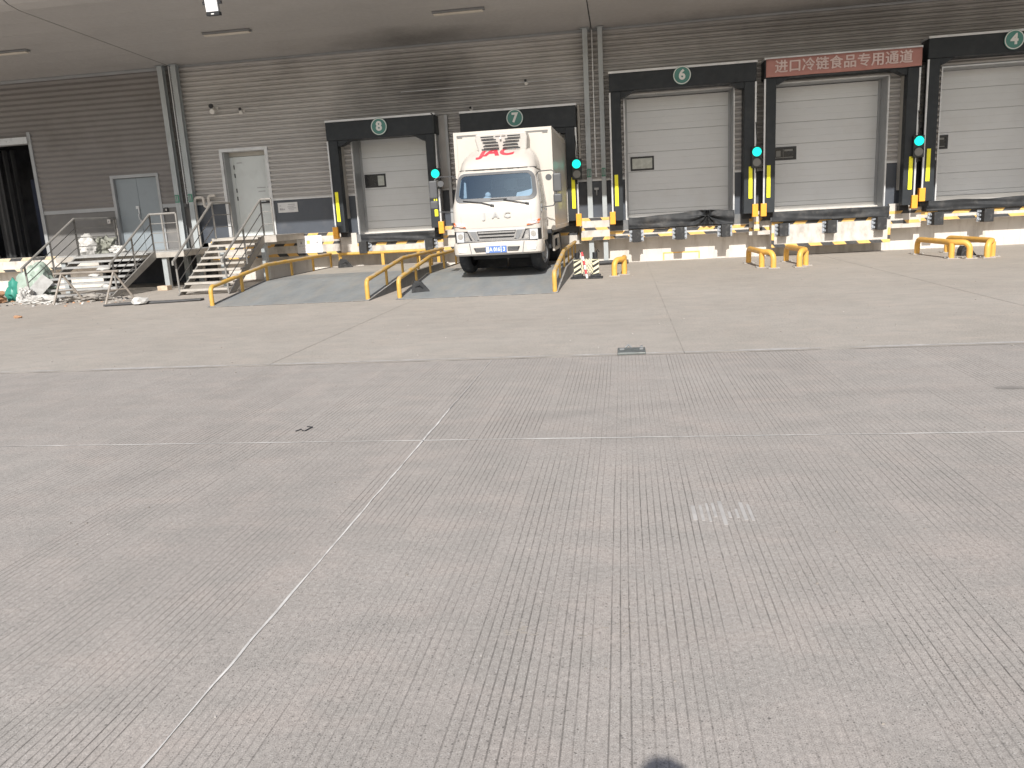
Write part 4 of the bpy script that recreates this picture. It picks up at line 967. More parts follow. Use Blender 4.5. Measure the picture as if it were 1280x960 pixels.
# grille
strip_patch(-0.60, 0.60, 0.735, 0.955, 0.010).build('grille_back', 'truck_black', tk, world=False)
for z in (0.765, 0.835, 0.905):
    strip_patch(-0.40+0.5*(0.9-z)*0.3, 0.40-0.5*(0.9-z)*0.3, z-0.013, z+0.022, 0.030).build('grille_bar', 'chrome', tk, world=False)
strip_patch(-0.58, 0.58, 0.722, 0.75, 0.026).build('grille_bar', 'chrome', tk, world=False)
strip_patch(-0.62, 0.62, 0.945, 0.972, 0.02).build('grille_bar', 'notice_metal', tk, world=False)
for sg in (-1, 1):
    patch([(sg*0.585, 0.945), (sg*0.455, 0.945), (sg*0.40, 0.77), (sg*0.46, 0.745)], 0.024).build('grille_vent', 'truck_grey', tk, world=False)
    patch([(sg*0.455, 0.945), (sg*0.425, 0.945), (sg*0.365, 0.765), (sg*0.40, 0.765)], 0.032).build('grille_bar', 'chrome', tk, world=False)
    patch([(sg*0.63, 0.95), (sg*0.585, 0.95), (sg*0.46, 0.73), (sg*0.52, 0.73)], 0.028).build('grille_bar', 'chrome', tk, world=False)
    # headlight: black shell with clear lenses
    hl = strip_patch(*sorted((sg*0.56, sg*0.945)), 0.715, 0.955, 0.012, 14).build('headlight', 'truck_black', tk, world=False)
    strip_patch(*sorted((sg*0.715, sg*0.885)), 0.728, 0.945, 0.02, 8).build('lens', 'lamp_clear', hl, world=False)
    patch([(sg*0.70, 0.94), (sg*0.635, 0.92), (sg*0.565, 0.728), (sg*0.70, 0.728)], 0.02).build('lens', 'chrome', hl, world=False)
    def ring_at(x, z, r, nm, mt):
        y = fy(x, z)-0.022; MB().cyl((x, y-0.004, z), (x, y+0.01, z), r, 14).build(nm, mt, hl, world=False)
    ring_at(sg*0.79, 0.85, 0.06, 'reflector', 'chrome'); ring_at(sg*0.645, 0.79, 0.042, 'reflector', 'chrome')
    # turn signal
    tl = patch(dens([(sg*0.66, 1.035), (sg*0.70, 1.105), (sg*0.92, 1.145), (sg*0.93, 1.075)], 3), 0.03).build('turn_signal', 'lamp_clear', tk, world=False)
    patch(dens([(sg*0.66, 1.03), (sg*0.92, 1.07), (sg*0.945, 1.15), (sg*0.90, 1.145), (sg*0.88, 1.095), (sg*0.67, 1.055)], 2), 0.036).build('orange_lens', 'lamp_orange', tl, world=False)
# bumper
mb = MB(); rows = []
BS = [(0.43, 0.90, 0.05), (0.435, 0.945, 0.0), (0.47, 0.965, -0.045), (0.60, 0.97, -0.05), (0.68, 0.965, -0.04), (0.715, 0.955, 0.0), (0.72, 0.93, 0.05)]
for z, w_, f in BS:
    row = []
    for u in US:
        x = u*w_; y = f+0.05*u*u; ax = abs(x)
        if ax > w_-0.16: y += 0.16-math.sqrt(max(0, 0.16**2-(ax-(w_-0.16))**2))
        row.append((x, y, z))
    rows.append([(-w_, 0.62, z)]+row+[(w_, 0.62, z)])
n = len(rows[0]); vs = [p for r in rows for p in r]
fs = [(j*n+i, j*n+i+1, (j+1)*n+i+1, (j+1)*n+i) for j in range(len(BS)-1) for i in range(n-1)] + [tuple(range(n)), tuple((len(BS)-1)*n+i for i in range(n))]
bp = mb.add(vs, fs).build('bumper', 'truck_white', tk, smooth=True, world=False)
for sg in (-1, 1):
    MB().prism([(sg*0.50, 0.60), (sg*0.235, 0.605), (sg*0.235, 0.515), (sg*0.46, 0.515)], 'y', -0.058, -0.02).build('air_inlet', 'truck_black', bp, world=False)
    mb = MB()
    for k in range(3): mb.box(min(sg*0.24, sg*0.46), max(sg*0.24, sg*0.46), -0.062, -0.0585, 0.53+k*0.026, 0.538+k*0.026)
    mb.build('inlet_mesh', 'truck_grey', bp, world=False)
    MB().prism([(sg*0.86, 0.60), (sg*0.64, 0.60), (sg*0.67, 0.51), (sg*0.83, 0.51)], 'y', -0.028, 0.03).build('fog_lamp', 'interior_pale', bp, world=False, bevel=0.006)
    MB().prism([(sg*0.60, 0.70), (sg*0.585, 0.70), (sg*0.545, 0.45), (sg*0.56, 0.45)], 'y', -0.046, -0.02).build('bumper_seam', 'truck_grey', bp, world=False)
MB().box(-0.88, 0.88, 0.015, 0.05, 0.717, 0.728).build('panel_gap', 'truck_black', tk, world=False)
pl = MB().box(-0.235, 0.215, -0.075, -0.058, 0.485, 0.625).build('number_plate', 'plate_blue', tk, world=False)
MB().box(-0.228, -0.165, -0.078, -0.0755, 0.495, 0.615).build('plate_mark', 'plate_pale', pl, world=False)
MB().box(0.088, 0.107, -0.078, -0.0755, 0.49, 0.62).build('plate_mark', 'plate_pale', pl, world=False)
upright(text_mb('A 016', 0.115, 0.001, 0.003, sx=0.82), -0.04, -0.0775, 0.553).build('plate_lettering', 'sign_white', pl, world=False)
upright(text_mb('3', 0.115, 0.001, 0.003, sx=0.9), 0.16, -0.0775, 0.553).build('plate_lettering', 'sign_white', pl, world=False)
# cab lettering
for ch, x in (('J', -0.24), ('A', 0.0), ('C', 0.25)):
    l = text_mb(ch, 0.165, 0.012, 0.006, sx=1.3); upright(l, x, fy(x, 1.26)-0.012, 1.26).build('badge_letter', 'badge_chrome', tk, world=False)
# wipers
for pts in ([(-0.70, 1.60), (-0.3, 1.545), (-0.05, 1.475)], [(0.18, 1.585), (0.45, 1.53), (0.70, 1.48)], ):
    MB().tube([(x, fy(x, z)-0.04, z) for x, z in pts], 0.011, 6).tube([(pts[-1][0]-0.05, fy(pts[-1][0], pts[-1][1])-0.03, pts[-1][1]+0.012), (pts[-1][0]+0.03, fy(pts[-1][0], pts[-1][1])-0.03, pts[-1][1]-0.008)], 0.022, 8).build('wiper', 'truck_black', tk, world=False)
MB().tube([(x, fy(x, 1.60)-0.03, 1.60) for x in (-0.1, 0.05, 0.25)], 0.009, 6).build('wiper', 'truck_black', tk, world=False)
# panel seams on the cab front
mb = MB()
for sg in (-1, 1):
    for z0, z1 in ((1.02, 1.25), (1.25, 1.48)):
        mb.add([(sg*0.755, fy(0.755, z0)-0.002, z0), (sg*0.760, fy(0.76, z0)-0.002, z0), (sg*0.760, fy(0.76, z1)-0.002, z1), (sg*0.755, fy(0.755, z1)-0.002, z1)], [(0, 1, 2, 3)])
mb.build('panel_seam', 'truck_grey', tk, world=False)
strip_patch(-0.80, 0.80, 1.008, 1.012, 0.002).build('panel_seam', 'truck_grey', tk, world=False)
# side windows and doors
for sg in (-1, 1):
    dr = MB().box(*sorted((sg*0.945, sg*0.957)), 0.36, 1.30, 0.72, 1.44).build('cab_door', 'truck_white', tk, bevel=0.005, world=False)
    v = [(sg*(sec(1.50)[0]+0.006), 0.42, 1.50), (sg*(sec(1.50)[0]+0.006), 1.25, 1.50), (sg*(sec(2.1)[0]+0.006), 1.25, 2.10), (sg*(sec(2.1)[0]+0.006), 0.62, 2.10)]
    v2 = [(p[0]-sg*0.01, p[1], p[2]) for p in v]
    MB().add(v+v2, [(0, 1, 2, 3), (4, 7, 6, 5), (0, 4, 5, 1), (1, 5, 6, 2), (2, 6, 7, 3), (3, 7, 4, 0)]).build('side_window', 'glass_dark', dr, world=False)
    MB().box(*sorted((sg*0.958, sg*0.985)), 1.1, 1.25, 1.32, 1.36).build('handle', 'truck_grey', dr, world=False)
    MB().box(*sorted((sg*0.945, sg*0.975)), 0.30, 0.38, 1.30, 1.46).build('corner_bracket', 'truck_grey', tk, world=False)
    # mirrors on two arms
    mr = MB().tube([(sg*0.86, 0.42, 2.06), (sg*0.93, 0.34, 2.13), (sg*1.22, 0.16, 2.13), (sg*1.29, 0.13, 2.08), (sg*1.31, 0.12, 1.55), (sg*1.24, 0.14, 1.40), (sg*0.96, 0.3, 1.38)], 0.012, 6).build('mirror', 'mirror_grey', tk, smooth=True, world=False)
    MB().box(*sorted((sg*1.245, sg*1.425)), 0.08, 0.15, 1.68, 2.06).build('mirror_head', 'mirror_grey', mr, bevel=0.03, world=False)
    MB().box(*sorted((sg*1.245, sg*1.425)), 0.08, 0.15, 1.46, 1.64).build('mirror_head', 'mirror_grey', mr, bevel=0.03, world=False)
    MB().cyl((sg*1.16, 0.1, 1.985), (sg*1.16, 0.15, 1.985), 0.065, 16).build('round_mirror', 'mirror_grey', mr, world=False)
# roof fairing
FS = [(2.23, 0.85, 0.46), (2.30, 0.845, 0.47), (2.42, 0.82, 0.56), (2.54, 0.77, 0.72), (2.64, 0.70, 0.92), (2.72, 0.60, 1.18), (2.75, 0.52, 1.5)]
def fsec(z):
    for a, b in zip(FS, FS[1:]):
        if z <= b[0]:
            k = max(0, (z-a[0])/(b[0]-a[0])); return a[1]+(b[1]-a[1])*k, a[2]+(b[2]-a[2])*k
    return FS[-1][1:]
def ffy(x, z):
    w_, f = fsec(z); ax = min(abs(x), w_); y = f+0.06*(ax/w_)**2; R_ = 0.28
    if ax > w_-R_: y += R_-math.sqrt(max(0, R_*R_-(ax-(w_-R_))**2))
    return min(y, 1.5)
mb = MB(); vs = []; zz_ = [2.23, 2.26, 2.30, 2.36, 2.42, 2.48, 2.54, 2.59, 2.64, 2.68, 2.72, 2.735, 2.75]
for z in zz_:
    w_, f = fsec(z); vs += [(-w_, 1.52, z)] + [(u*w_, ffy(u*w_, z), z) for u in US] + [(w_, 1.52, z)]
n = len(US)+2
mb.add(vs, [(j*n+i, j*n+i+1, (j+1)*n+i+1, (j+1)*n+i) for j in range(len(zz_)-1) for i in range(n-1)] + [tuple((len(zz_)-1)*n+i for i in range(n)), tuple(range(n))])
fa = mb.build('roof_fairing', 'truck_white', tk, smooth=True, world=False)
l = text_mb('JAC', 0.27, 0.0, 0.012, sx=1.75, shear=0.12)
b_ = bmesh.new(); vv = [b_.verts.new(p) for p in l.v]
for f in l.f:
    try: b_.faces.new([vv[i] for i in f])
    except ValueError: pass
bmesh.ops.remove_doubles(b_, verts=b_.verts, dist=1e-5); bmesh.ops.triangulate(b_, faces=b_.faces)
for it in range(4):
    e_ = [e for e in b_.edges if e.calc_length() > 0.03]
    if e_: bmesh.ops.subdivide_edges(b_, edges=e_, cuts=1); bmesh.ops.triangulate(b_, faces=b_.faces)
b_.verts.index_update(); l = MB(); l.add([tuple(v.co) for v in b_.verts], [tuple(v.index for v in f.verts) for f in b_.faces]); b_.free()
l.v = [(p[0]-0.03, ffy(p[0]-0.03, 2.625+p[1])-0.006, 2.625+p[1]) for p in l.v]
o = l.build('red_lettering', 'letter_red', fa, world=False); s = o.modifiers.new('thickness', 'SOLIDIFY'); s.thickness = 0.003
mb = MB()
for u in range(40):
    a, b = -0.84+1.68*u/40, -0.84+1.68*(u+1)/40
    mb.add([(a, ffy(a, 2.24)-0.012, 2.236), (b, ffy(b, 2.24)-0.012, 2.236), (b, ffy(b, 2.24)-0.012, 2.25), (a, ffy(a, 2.24)-0.012, 2.25)], [(0, 1, 2, 3)])
o = mb.build('fairing_seal', 'truck_black', fa, world=False); s = o.modifiers.new('thickness', 'SOLIDIFY'); s.thickness = 0.02
# cargo box
bx = MB().box(-1.11, 1.11, 1.58, 5.86, 0.88, 3.14).build('cargo_box', 'truck_box', tk, bevel=0.008, world=False)
mb = MB().box(-1.125, -1.05, 1.562, 1.579, 0.86, 3.15).box(1.05, 1.125, 1.562, 1.579, 0.86, 3.15).box(-1.05, 1.05, 1.564, 1.579, 3.08, 3.15).box(1.111, 1.128, 1.58, 5.86, 3.08, 3.155).box(1.111, 1.128, 1.58, 5.86, 0.86, 0.95).box(-1.128, -1.111, 1.58, 5.86, 3.08, 3.155).box(1.111, 1.13, 1.579, 1.66, 0.955, 3.075).box(1.111, 1.13, 5.78, 5.86, 0.955, 3.075)
mb.build('edge_trim', 'truck_box', bx, world=False)
for x in (-0.98, 0.98): MB().box(x-0.06, x+0.06, 1.556, 1.5635, 3.03, 3.042).build('corner_mark', 'truck_grey', bx, world=False)
MB().box(-1.05, 1.05, 1.5635, 1.579, 3.055, 3.066).build('seam', 'truck_grey', bx, world=False)
# refrigeration unit
fu = MB(); cx = 0.05
outl = [(-0.56, 3.04), (0.56, 3.04), (0.585, 2.92), (0.56, 2.64), (-0.51, 2.64), (-0.585, 2.92)]
back = [(cx+x, 1.56, z) for x, z in outl]; outl = outl; front = [(cx+x*1.0, 0.98+(0.07 if abs(x) > 0.5 else 0.02), z-0.005) for x, z in outl]
N6 = 6; fu.add(front+back, [tuple(range(6)), tuple(range(6, 12))[::-1]] + [(i, (i+1) % 6, 6+(i+1) % 6, 6+i) for i in range(6)])
fg = fu.build('fridge_unit', 'fridge_white', tk, bevel=0.03, world=False)
for k in range(5):
    z = 2.955-k*0.066
    for sg in (-1, 1):
        a, b = ((0.155, 0.44), (0.10, 0.41), (0.06, 0.37), (0.045, 0.39), (0.04, 0.43))[k]
        MB().box(*sorted((cx+sg*a, cx+sg*b)), 0.972, 1.0, z-0.014, z+0.014).build('louvre', 'truck_black', fg, world=False)
MB().box(cx-0.02, cx+0.02, 0.98, 1.0, 2.90, 2.935).build('unit_badge', 'notice_metal', fg, world=False)
for a_, b_ in ((-0.12, -0.01), (0.02, 0.11)): MB().box(cx+a_, cx+b_, 0.98, 1.0, 3.0, 3.012).build('maker_mark', 'notice_metal', fg, world=False)
# chassis, wheels
MB().box(-0.42, -0.34, 0.2, 5.8, 0.52, 0.74).box(0.34, 0.42, 0.2, 5.8, 0.52, 0.74).box(-0.9, 0.9, 0.35, 1.5, 0.62, 0.70).box(-0.8, 0.8, 0.2, 0.34, 0.50, 0.62).build('chassis_frame', 'chassis', tk, world=False)
MB().box(-0.72, 0.72, 0.98, 1.12, 0.30, 0.42).tube([(-0.7, 4.2, 0.38), (0.7, 4.2, 0.38)], 0.09, 10).build('axle', 'chassis', tk, world=False)
MB().box(0.5, 0.98, 1.95, 2.7, 0.42, 0.80).box(-0.98, -0.5, 1.95, 2.9, 0.42, 0.80).box(-1.05, 1.05, 1.6, 5.8, 0.78, 0.875).build('under_box', 'chassis', tk, world=False, bevel=0.02)
def wheel(x, y, steer, dual=False):
    wt = 0.24 if not dual else 0.46; R_ = 0.375
    def tr_(p):
        px, py, pz = p; c, s = math.cos(steer), math.sin(steer)
        return (x+px*c-py*s, y+px*s+py*c, 0.375+pz)
    mb = MB(); prof = [(-wt/2, 0.22), (-wt/2, 0.32), (-wt/2+0.03, 0.365), (-wt/2+0.06, R_), (wt/2-0.06, R_), (wt/2-0.03, 0.365), (wt/2, 0.32), (wt/2, 0.22)]
    N_ = 32; vs = []
    for i in range(N_):
        a = 2*math.pi*i/N_; vs += [tr_((q, r*math.cos(a), r*math.sin(a))) for q, r in prof]
    k = len(prof); fs = [(i*k+j, i*k+j+1, ((i+1) % N_)*k+j+1, ((i+1) % N_)*k+j) for i in range(N_) for j in range(k-1)]
    w_o = MB().add(vs, fs).build('wheel', 'tyre', tk, smooth=True, world=False)
    mb = MB(); sg = 1 if x > 0 else -1
    rp = [(sg*(wt/2-0.01), 0.225), (sg*(wt/2-0.05), 0.19), (sg*(wt/2-0.05), 0.11), (sg*(wt/2), 0.09), (sg*(wt/2+0.01), 0.0)]
    vs = []
    for i in range(20):
        a = 2*math.pi*i/20; vs += [tr_((q, r*math.cos(a), r*math.sin(a))) for q, r in rp]
    k = len(rp); fs = [(i*k+j, i*k+j+1, ((i+1) % 20)*k+j+1, ((i+1) % 20)*k+j) for i in range(20) for j in range(k-1)]
    mb.add(vs, fs).build('rim', 'truck_grey', w_o, smooth=True, world=False)
    for i in range(8):
        a = 2*math.pi*i/8; MB().cyl(tr_((sg*(wt/2-0.05), 0.15*math.cos(a), 0.15*math.sin(a))), tr_((sg*(wt/2-0.02), 0.15*math.cos(a), 0.15*math.sin(a))), 0.014, 6).build('wheel_nut', 'chrome', w_o, world=False)
wheel(-0.83, 1.08, -0.22); wheel(0.80, 1.08, -0.22); wheel(-0.78, 4.2, 0, True); wheel(0.78, 4.2, 0, True)
for sg in (-1, 1):
    MB().box(*sorted((sg*1.0, sg*1.05)), 2.1, 2.2, 0.36, 0.72).box(*sorted((sg*1.0, sg*1.05)), 3.3, 3.4, 0.36, 0.72).box(*sorted((sg*1.0, sg*1.05)), 2.2, 3.3, 0.36, 0.44).box(*sorted((sg*1.0, sg*1.05)), 2.2, 3.3, 0.64, 0.72).build('side_guard', 'truck_box', tk, world=False)
    MB().box(*sorted((sg*0.02, sg*0.95)), 1.50, 1.52, 0.07, 0.62).build('underbody_shade', 'tyre', tk, world=False)  # dark sheets added behind the front wheels to blacken the underbody like shade
MB().box(-1.0, -0.93, 0.55, 0.62, -0.0, 0.45).build('mud_guard', 'truck_white', tk, world=False) if False else None

# ------------------------------------------------------------------ stairs
def staircase(label, xl, xr, yb, yt, zt, n, land, mat, rails, legs):
    t = thing('metal_staircase', label, 'staircase', ((xl+xr)/2, yb, 0))
    rise = zt/n; run = (yt-yb)/n
    for i in range(n):
        y = yb+run*i; z = rise*(i+1)
        MB().box(xl+0.05, xr-0.05, y-0.01, y+run*0.92, z-0.032, z).box(xl+0.05, xr-0.05, y-0.012, y+0.006, z-0.052, z-0.033).build('step', mat, t)
    for x in (xl, xr-0.045):
        MB().prism([(yb-0.10, 0.004), (yb+0.22, 0.004), (yt+0.02, zt-0.18), (yt+0.02, zt+0.02), (yt-0.05, zt+0.02)], 'x', x, x+0.045).build('stringer', 'tube_steel', t)
    lx0, lx1, ly1 = land
    ld = MB().box(lx0, lx1, yt+0.022, ly1, zt-0.012, zt+0.022).build('landing', mat, t)
    MB().box(lx0, lx1, yt+0.025, yt+0.08, zt-0.16, zt-0.014).box(lx0, lx1, ly1-0.06, ly1, zt-0.16, zt-0.014).box(lx1-0.06, lx1, yt+0.08, ly1-0.06, zt-0.15, zt-0.014).build('beam', 'stair_warm', ld)
    for x in legs:
        MB().box(x-0.07, x+0.07, yt+0.1, yt+0.24, 0, zt-0.162).build('leg', 'column_grey', ld)
    for pts, posts, mids in rails:
        r = MB().tube(pts, 0.031, 8).build('handrail', 'tube_steel', t, smooth=True)
        for a, b in posts: MB().tube([a, b], 0.025, 8).build('post', 'tube_steel', r, smooth=True)
        for mpts in mids: MB().tube(mpts, 0.012, 6).build('mid_rail', 'tube_steel', r, smooth=True)
    return t
def flight_rail(x, yb, yt, zt, ly, lz=0.98, hook=0.14, n=(0.55,), nm=3, bottom=0.92):
    """sloping handrail up one side, then level along the landing edge to ly"""
    a = (x, yb-0.02, bottom); b = (x, yt+0.05, zt+lz); 
    pts = [(x, yb-hook, bottom-0.15), (x, yb-hook, bottom-0.06), a, b]
    posts = [((x, yb, 0.02), a), ((x, yt+0.05, zt), b)]
    for k in n: posts.append(((x, yb+(yt-yb)*k, zt*k), (x, yb+(yt-yb)*k, bottom+(zt+lz-bottom)*k)))
    mids = []
    for k in range(1, nm+1):
        f = k/(nm+1); mids.append([(x, yb, 0.04+(bottom-0.04)*f), (x, yt+0.05, zt+lz*f)])
    if ly:
        pts.append((x, ly, zt+lz)); posts.append(((x, ly, zt), (x, ly, zt+lz)))
        for k in range(1, nm+1): mids.append([(x, yt+0.05, zt+lz*k/(nm+1)), (x, ly, zt+lz*k/(nm+1))])
    return pts, posts, mids
def level_rail(a, b, h, nm=3, extra=()):
    a, b = Vector(a), Vector(b); up = Vector((0, 0, h))
    posts = [(a, a+up), (b, b+up)] + [(a+(b-a)*k, a+(b-a)*k+up) for k in extra]
    return [a+up, b+up], posts, [[a+up*(k/(nm+1)), b+up*(k/(nm+1))] for k in range(1, nm+1)]
zt1 = 1.06; yt1 = 21.2
r1 = [flight_rail(-15.6, 19.05, yt1, zt1, None, 1.05, n=(0.5,), bottom=0.93), level_rail((-15.6, yt1+0.05, zt1), (-15.6, 23.1, zt1), 1.05),
      level_rail((-15.6, 22.9, zt1), (-14.6, 22.9, zt1), 1.05) if False else level_rail((-15.6, yt1+0.06, zt1), (-15.55, 23.12, zt1), 1.05),
      flight_rail(-13.25, 19.3, yt1, zt1, None, 1.05, n=(0.5,), bottom=0.93), level_rail((-13.25, yt1+0.05, zt1), (-12.45, yt1+0.05, zt1), 1.05, extra=(0.45,))]
staircase('wide grey metal staircase strewn with rubbish below the blue-grey door', -15.6, -13.2, 19.0, yt1, zt1, 8, (-16.35, -12.35, 23.27), 'stair_metal', r1, (-16.2, -13.02))
zt2 = 1.33; yt2 = 21.1
r2 = [flight_rail(-11.28, 18.95, yt2, zt2, 22.2, 1.0, n=(), nm=2), flight_rail(-9.85, 18.75, yt2, zt2, None, 1.0, n=(0.5,), nm=2), level_rail((-9.85, yt2+0.05, zt2), (-9.55, yt2+0.05, zt2), 1.0, 2)]
staircase('narrow metal staircase leading up to the pale grey door', -11.28, -9.85, 18.9, yt2, zt2, 9, (-11.4, -9.5, 23.12), 'stair_warm', r2, (-11.2, -9.95))
tag(MB().box(-13.02, -12.72, 20.75, 21.0, 0, 0.13).build('timber_block', 'wood_pale', bevel=0.01), 'short pale timber block on the ground beside the landing leg', 'timber')

# ------------------------------------------------------------------ yellow guard rails on the yard
def guard(far, corner, end, label, h=0.37):
    far, corner, end = Vector(far), Vector(corner), Vector(end); r = 0.066; R_ = 0.16
    t = thing('wheel_guide_rail', label, 'guard rail', corner, group='yellow tubular wheel guides')
    far, corner, end = far-corner, Vector((0, 0, 0)), end-corner
    up = Vector((0, 0, 1)); d1 = (corner-far).normalized(); d2 = (end-corner).normalized()
    c = 0.12
    pts = [far, far+up*(h-R_)] + arc(far+up*(h-R_)+d1*R_, 180, 90, R_, d1, up, 6)
    pc = corner+up*h
    pts += [pc-d1*c] + [pc-d1*c*(1-k)**2+d2*c*k*k for k in (0.33, 0.66)] + [pc+d2*c]
    pts += arc(end+up*(h-R_)-d2*R_, 90, 0, R_, d2, up, 6) + [end]
    o = MB().tube(pts, r, 14).build('tube', 'bollard_yellow', t, smooth=True, world=False)
    MB().tube([corner, corner+up*(h-0.02)], r*0.97, 14).build('leg', 'bollard_yellow', t, smooth=True, world=False)
    for p in (far, corner, end):
        f = MB().box(p.x-0.13, p.x+0.13, p.y-0.13, p.y+0.13, 0.002, 0.014).build('foot_plate', 'stair_warm', t, world=False)
        mb = MB()
        for sx in (-1, 1):
            for sy in (-1, 1): mb.cyl((p.x+sx*0.1, p.y+sy*0.1, 0.014), (p.x+sx*0.1, p.y+sy*0.1, 0.04), 0.014, 6)
        mb.build('bolts', 'stair_metal', f, world=False)
guard((-0.01, 20.1, 0), (-0.02, 19.40, 0), (-0.25, 19.05, 0), 'yellow wheel guide seen end-on beside the folding barrier')
guard((3.15, 21.2, 0), (3.22, 19.63, 0), (3.43, 19.31, 0), 'yellow wheel guide left of the red banner dock, bent end towards the viewer')
guard((4.08, 21.2, 0), (4.21, 19.58, 0), (4.01, 19.29, 0), 'short yellow wheel guide under the left bumper of the red banner dock')
guard((7.39, 21.7, 0), (7.51, 19.83, 0), (7.81, 19.60, 0), 'long yellow wheel guide at the far right, front one of the far pair')
guard((8.12, 21.75, 0), (8.38, 19.80, 0), (8.18, 19.58, 0), 'long yellow wheel guide at the far right, rear one of the far pair')

# ------------------------------------------------------------------ folding barrier
fbr = thing('folding_barrier', 'folded barrier with two black and cream striped posts beside the truck ramp', 'barrier', (-0.9, 18.75, 0))
def bpost(x, y):
    p = MB().box(x-0.085, x+0.085, y-0.06, y+0.06, 0.09, 0.44).build('post', 'barrier_ivory', fbr)
    mb = MB()
    for k in range(-1, 4):
        z = 0.10+k*0.125; pts = [(x-0.083, z), (x-0.083, z+0.06), (x+0.083, z+0.16), (x+0.083, z+0.10)]
        pts = [(a, min(max(b, 0.092), 0.438)) for a, b in pts]
        if max(b for a, b in pts)-min(b for a, b in pts) > 0.03: mb.prism(pts, 'y', y-0.064, y-0.061)
    mb.build('stripe', 'truck_black', p)
    MB().cyl((x, y, 0.44), (x, y, 0.60), 0.062, 14).box(x-0.075, x+0.075, y-0.055, y+0.055, 0.441, 0.47).build('cap', 'truck_black', p, bevel=0.006)
    MB().tube([(x+0.02, y-0.01, 0.60), (x+0.06, y-0.02, 0.66), (x+0.10, y-0.01, 0.60)], 0.012, 6).build('handle', 'truck_black', p)
    MB().box(x-0.17, x+0.17, y-0.19, y+0.19, 0.002, 0.035).box(x-0.12, x+0.12, y-0.12, y+0.12, 0.036, 0.092).build('base', 'rubber', p, bevel=0.012)
bpost(-1.10, 18.8); bpost(-0.68, 18.7)
mb = MB()
for k in range(4):
    x0 = -1.0+k*0.065
    for q in range(3):
        z = 0.14+q*0.10; mb.bar((x0, 18.68-0.02*k, z), (x0+0.07, 18.66-0.02*k, z+0.11), 0.008, 0.018); mb.bar((x0, 18.66-0.02*k, z+0.11), (x0+0.07, 18.64-0.02*k, z), 0.008, 0.018)
for x in (-0.985, -0.90, -0.83, -0.77): mb.bar((x, 18.64, 0.12), (x+0.015, 18.63, 0.47), 0.018, 0.012, (1, 0, 0))
mb.build('lattice', 'barrier_ivory', fbr)
mb = MB(); a, b = Vector((-0.87, 18.5, 0.02)), Vector((-0.98, 18.62, 0.62))
for k in range(6):
    mb.cur = k % 2; mb.tube([a+(b-a)*(k/6), a+(b-a)*((k+0.98)/6)], 0.026, 10)
tag(mb.build('striped_pole', ['sign_white', 'pole_red'], smooth=True), 'red and white striped pole leaning between the two barrier posts', 'pole')
tag(MB().tube([(-0.75, 22.9, 0.06), (-0.5, 22.95, 0.07), (0.1, 23.05, 0.06)], 0.06, 10).build('drain_hose', 'hose_black', smooth=True), 'thick black hose lying at the foot of the dock wall by the barrier', 'hose')

# ------------------------------------------------------------------ drain plate, ring
gp = thing('cover_plate', 'grey iron cover plate lying on the joint in the middle of the yard', 'cover plate', (0.05, 8.83, 0))
MB().box(-0.105, 0.205, 8.66, 8.99, 0.004, 0.03).build('plate', 'grate_iron', gp, bevel=0.006)
MB().box(-0.08, -0.03, 8.84, 8.88, 0.03, 0.045).box(0.14, 0.18, 8.84, 8.89, 0.03, 0.045).tube([(-0.02, 8.985, 0.03), (0.02, 8.99, 0.06), (0.05, 8.985, 0.03)], 0.012, 6).box(0.15, 0.18, 8.95, 8.99, 0.03, 0.05).build('lug', 'truck_grey', gp)
rp_ = [(-2.61, 5.75, 0.006), (-2.585, 5.80, 0.008)]
rp2 = [(-2.555, 5.755, 0.006), (-2.535, 5.76, 0.007), (-2.515, 5.86, 0.008), (-2.57, 5.885, 0.006)]
tag(MB().tube(rp_ + rp2, 0.0045, 6).build('wire_loop', 'hose_black', smooth=True), 'small bent black wire lying on the grooved concrete', 'wire')

# ------------------------------------------------------------------ rubbish round the wide stairs
tag(blob((-15.95, 19.9, 0), (0.46, 0.45, 0.56), 2, 0.28, 1.4, 4).build('rubbish_sack', 'bag_mint', smooth=True), 'big pale mint green plastic sack leaning on the wide stairs', 'sack')
tag(blob((-16.45, 19.6, 0), (0.22, 0.25, 0.34), 5, 0.35, 1.8, 3).build('rubbish_bag', 'bag_teal', smooth=True), 'small bright teal plastic bag on the ground at the far left', 'bag')
tag(blob((-15.5, 18.75, 0), (0.16, 0.2, 0.24), 8, 0.45, 2.4, 4).build('plastic_wrap', 'bag_white', smooth=True), 'crumpled white plastic wrap at the left foot of the wide stairs', 'plastic wrap')
tag(blob((-14.75, 18.35, 0), (0.42, 0.24, 0.13), 12, 0.5, 2.6, 4).build('plastic_sheet', 'bag_white', smooth=True), 'white plastic sheet heaped in front of the lowest step', 'plastic sheet')
tag(blob((-13.5, 18.45, 0), (0.5, 0.24, 0.11), 15, 0.55, 2.8, 4).build('rag_heap', 'rag_grey', smooth=True), 'grey heap of rags under the trestle by the stairs', 'rags')
tag(blob((-16.6, 18.9, 0), (0.30, 0.3, 0.20), 18, 0.5, 2.4, 3).build('scrap_heap', 'rust_scrap', smooth=True), 'rust orange scrap heap at the left edge of the photo', 'scrap')
tag(blob((-16.0, 22.3, zt1+0.022), (0.27, 0.3, 0.33), 20, 0.35, 1.7, 4).build('rubbish_sack', 'bag_white', smooth=True), 'stuffed white sack on the top landing of the wide stairs', 'sack')
tag(blob((-15.62, 22.5, zt1+0.022), (0.30, 0.28, 0.30), 23, 0.45, 2.2, 4).build('rubbish_bag', 'bag_grey', smooth=True), 'dull grey green bag on the landing right of the white sack', 'bag')
tag(blob((-15.1, 22.35, zt1+0.022), (0.22, 0.2, 0.13), 27, 0.6, 2.8, 3).build('plastic_wrap', 'bag_white', smooth=True), 'small shiny crumpled wrap at the right end of the landing rubbish', 'plastic wrap')
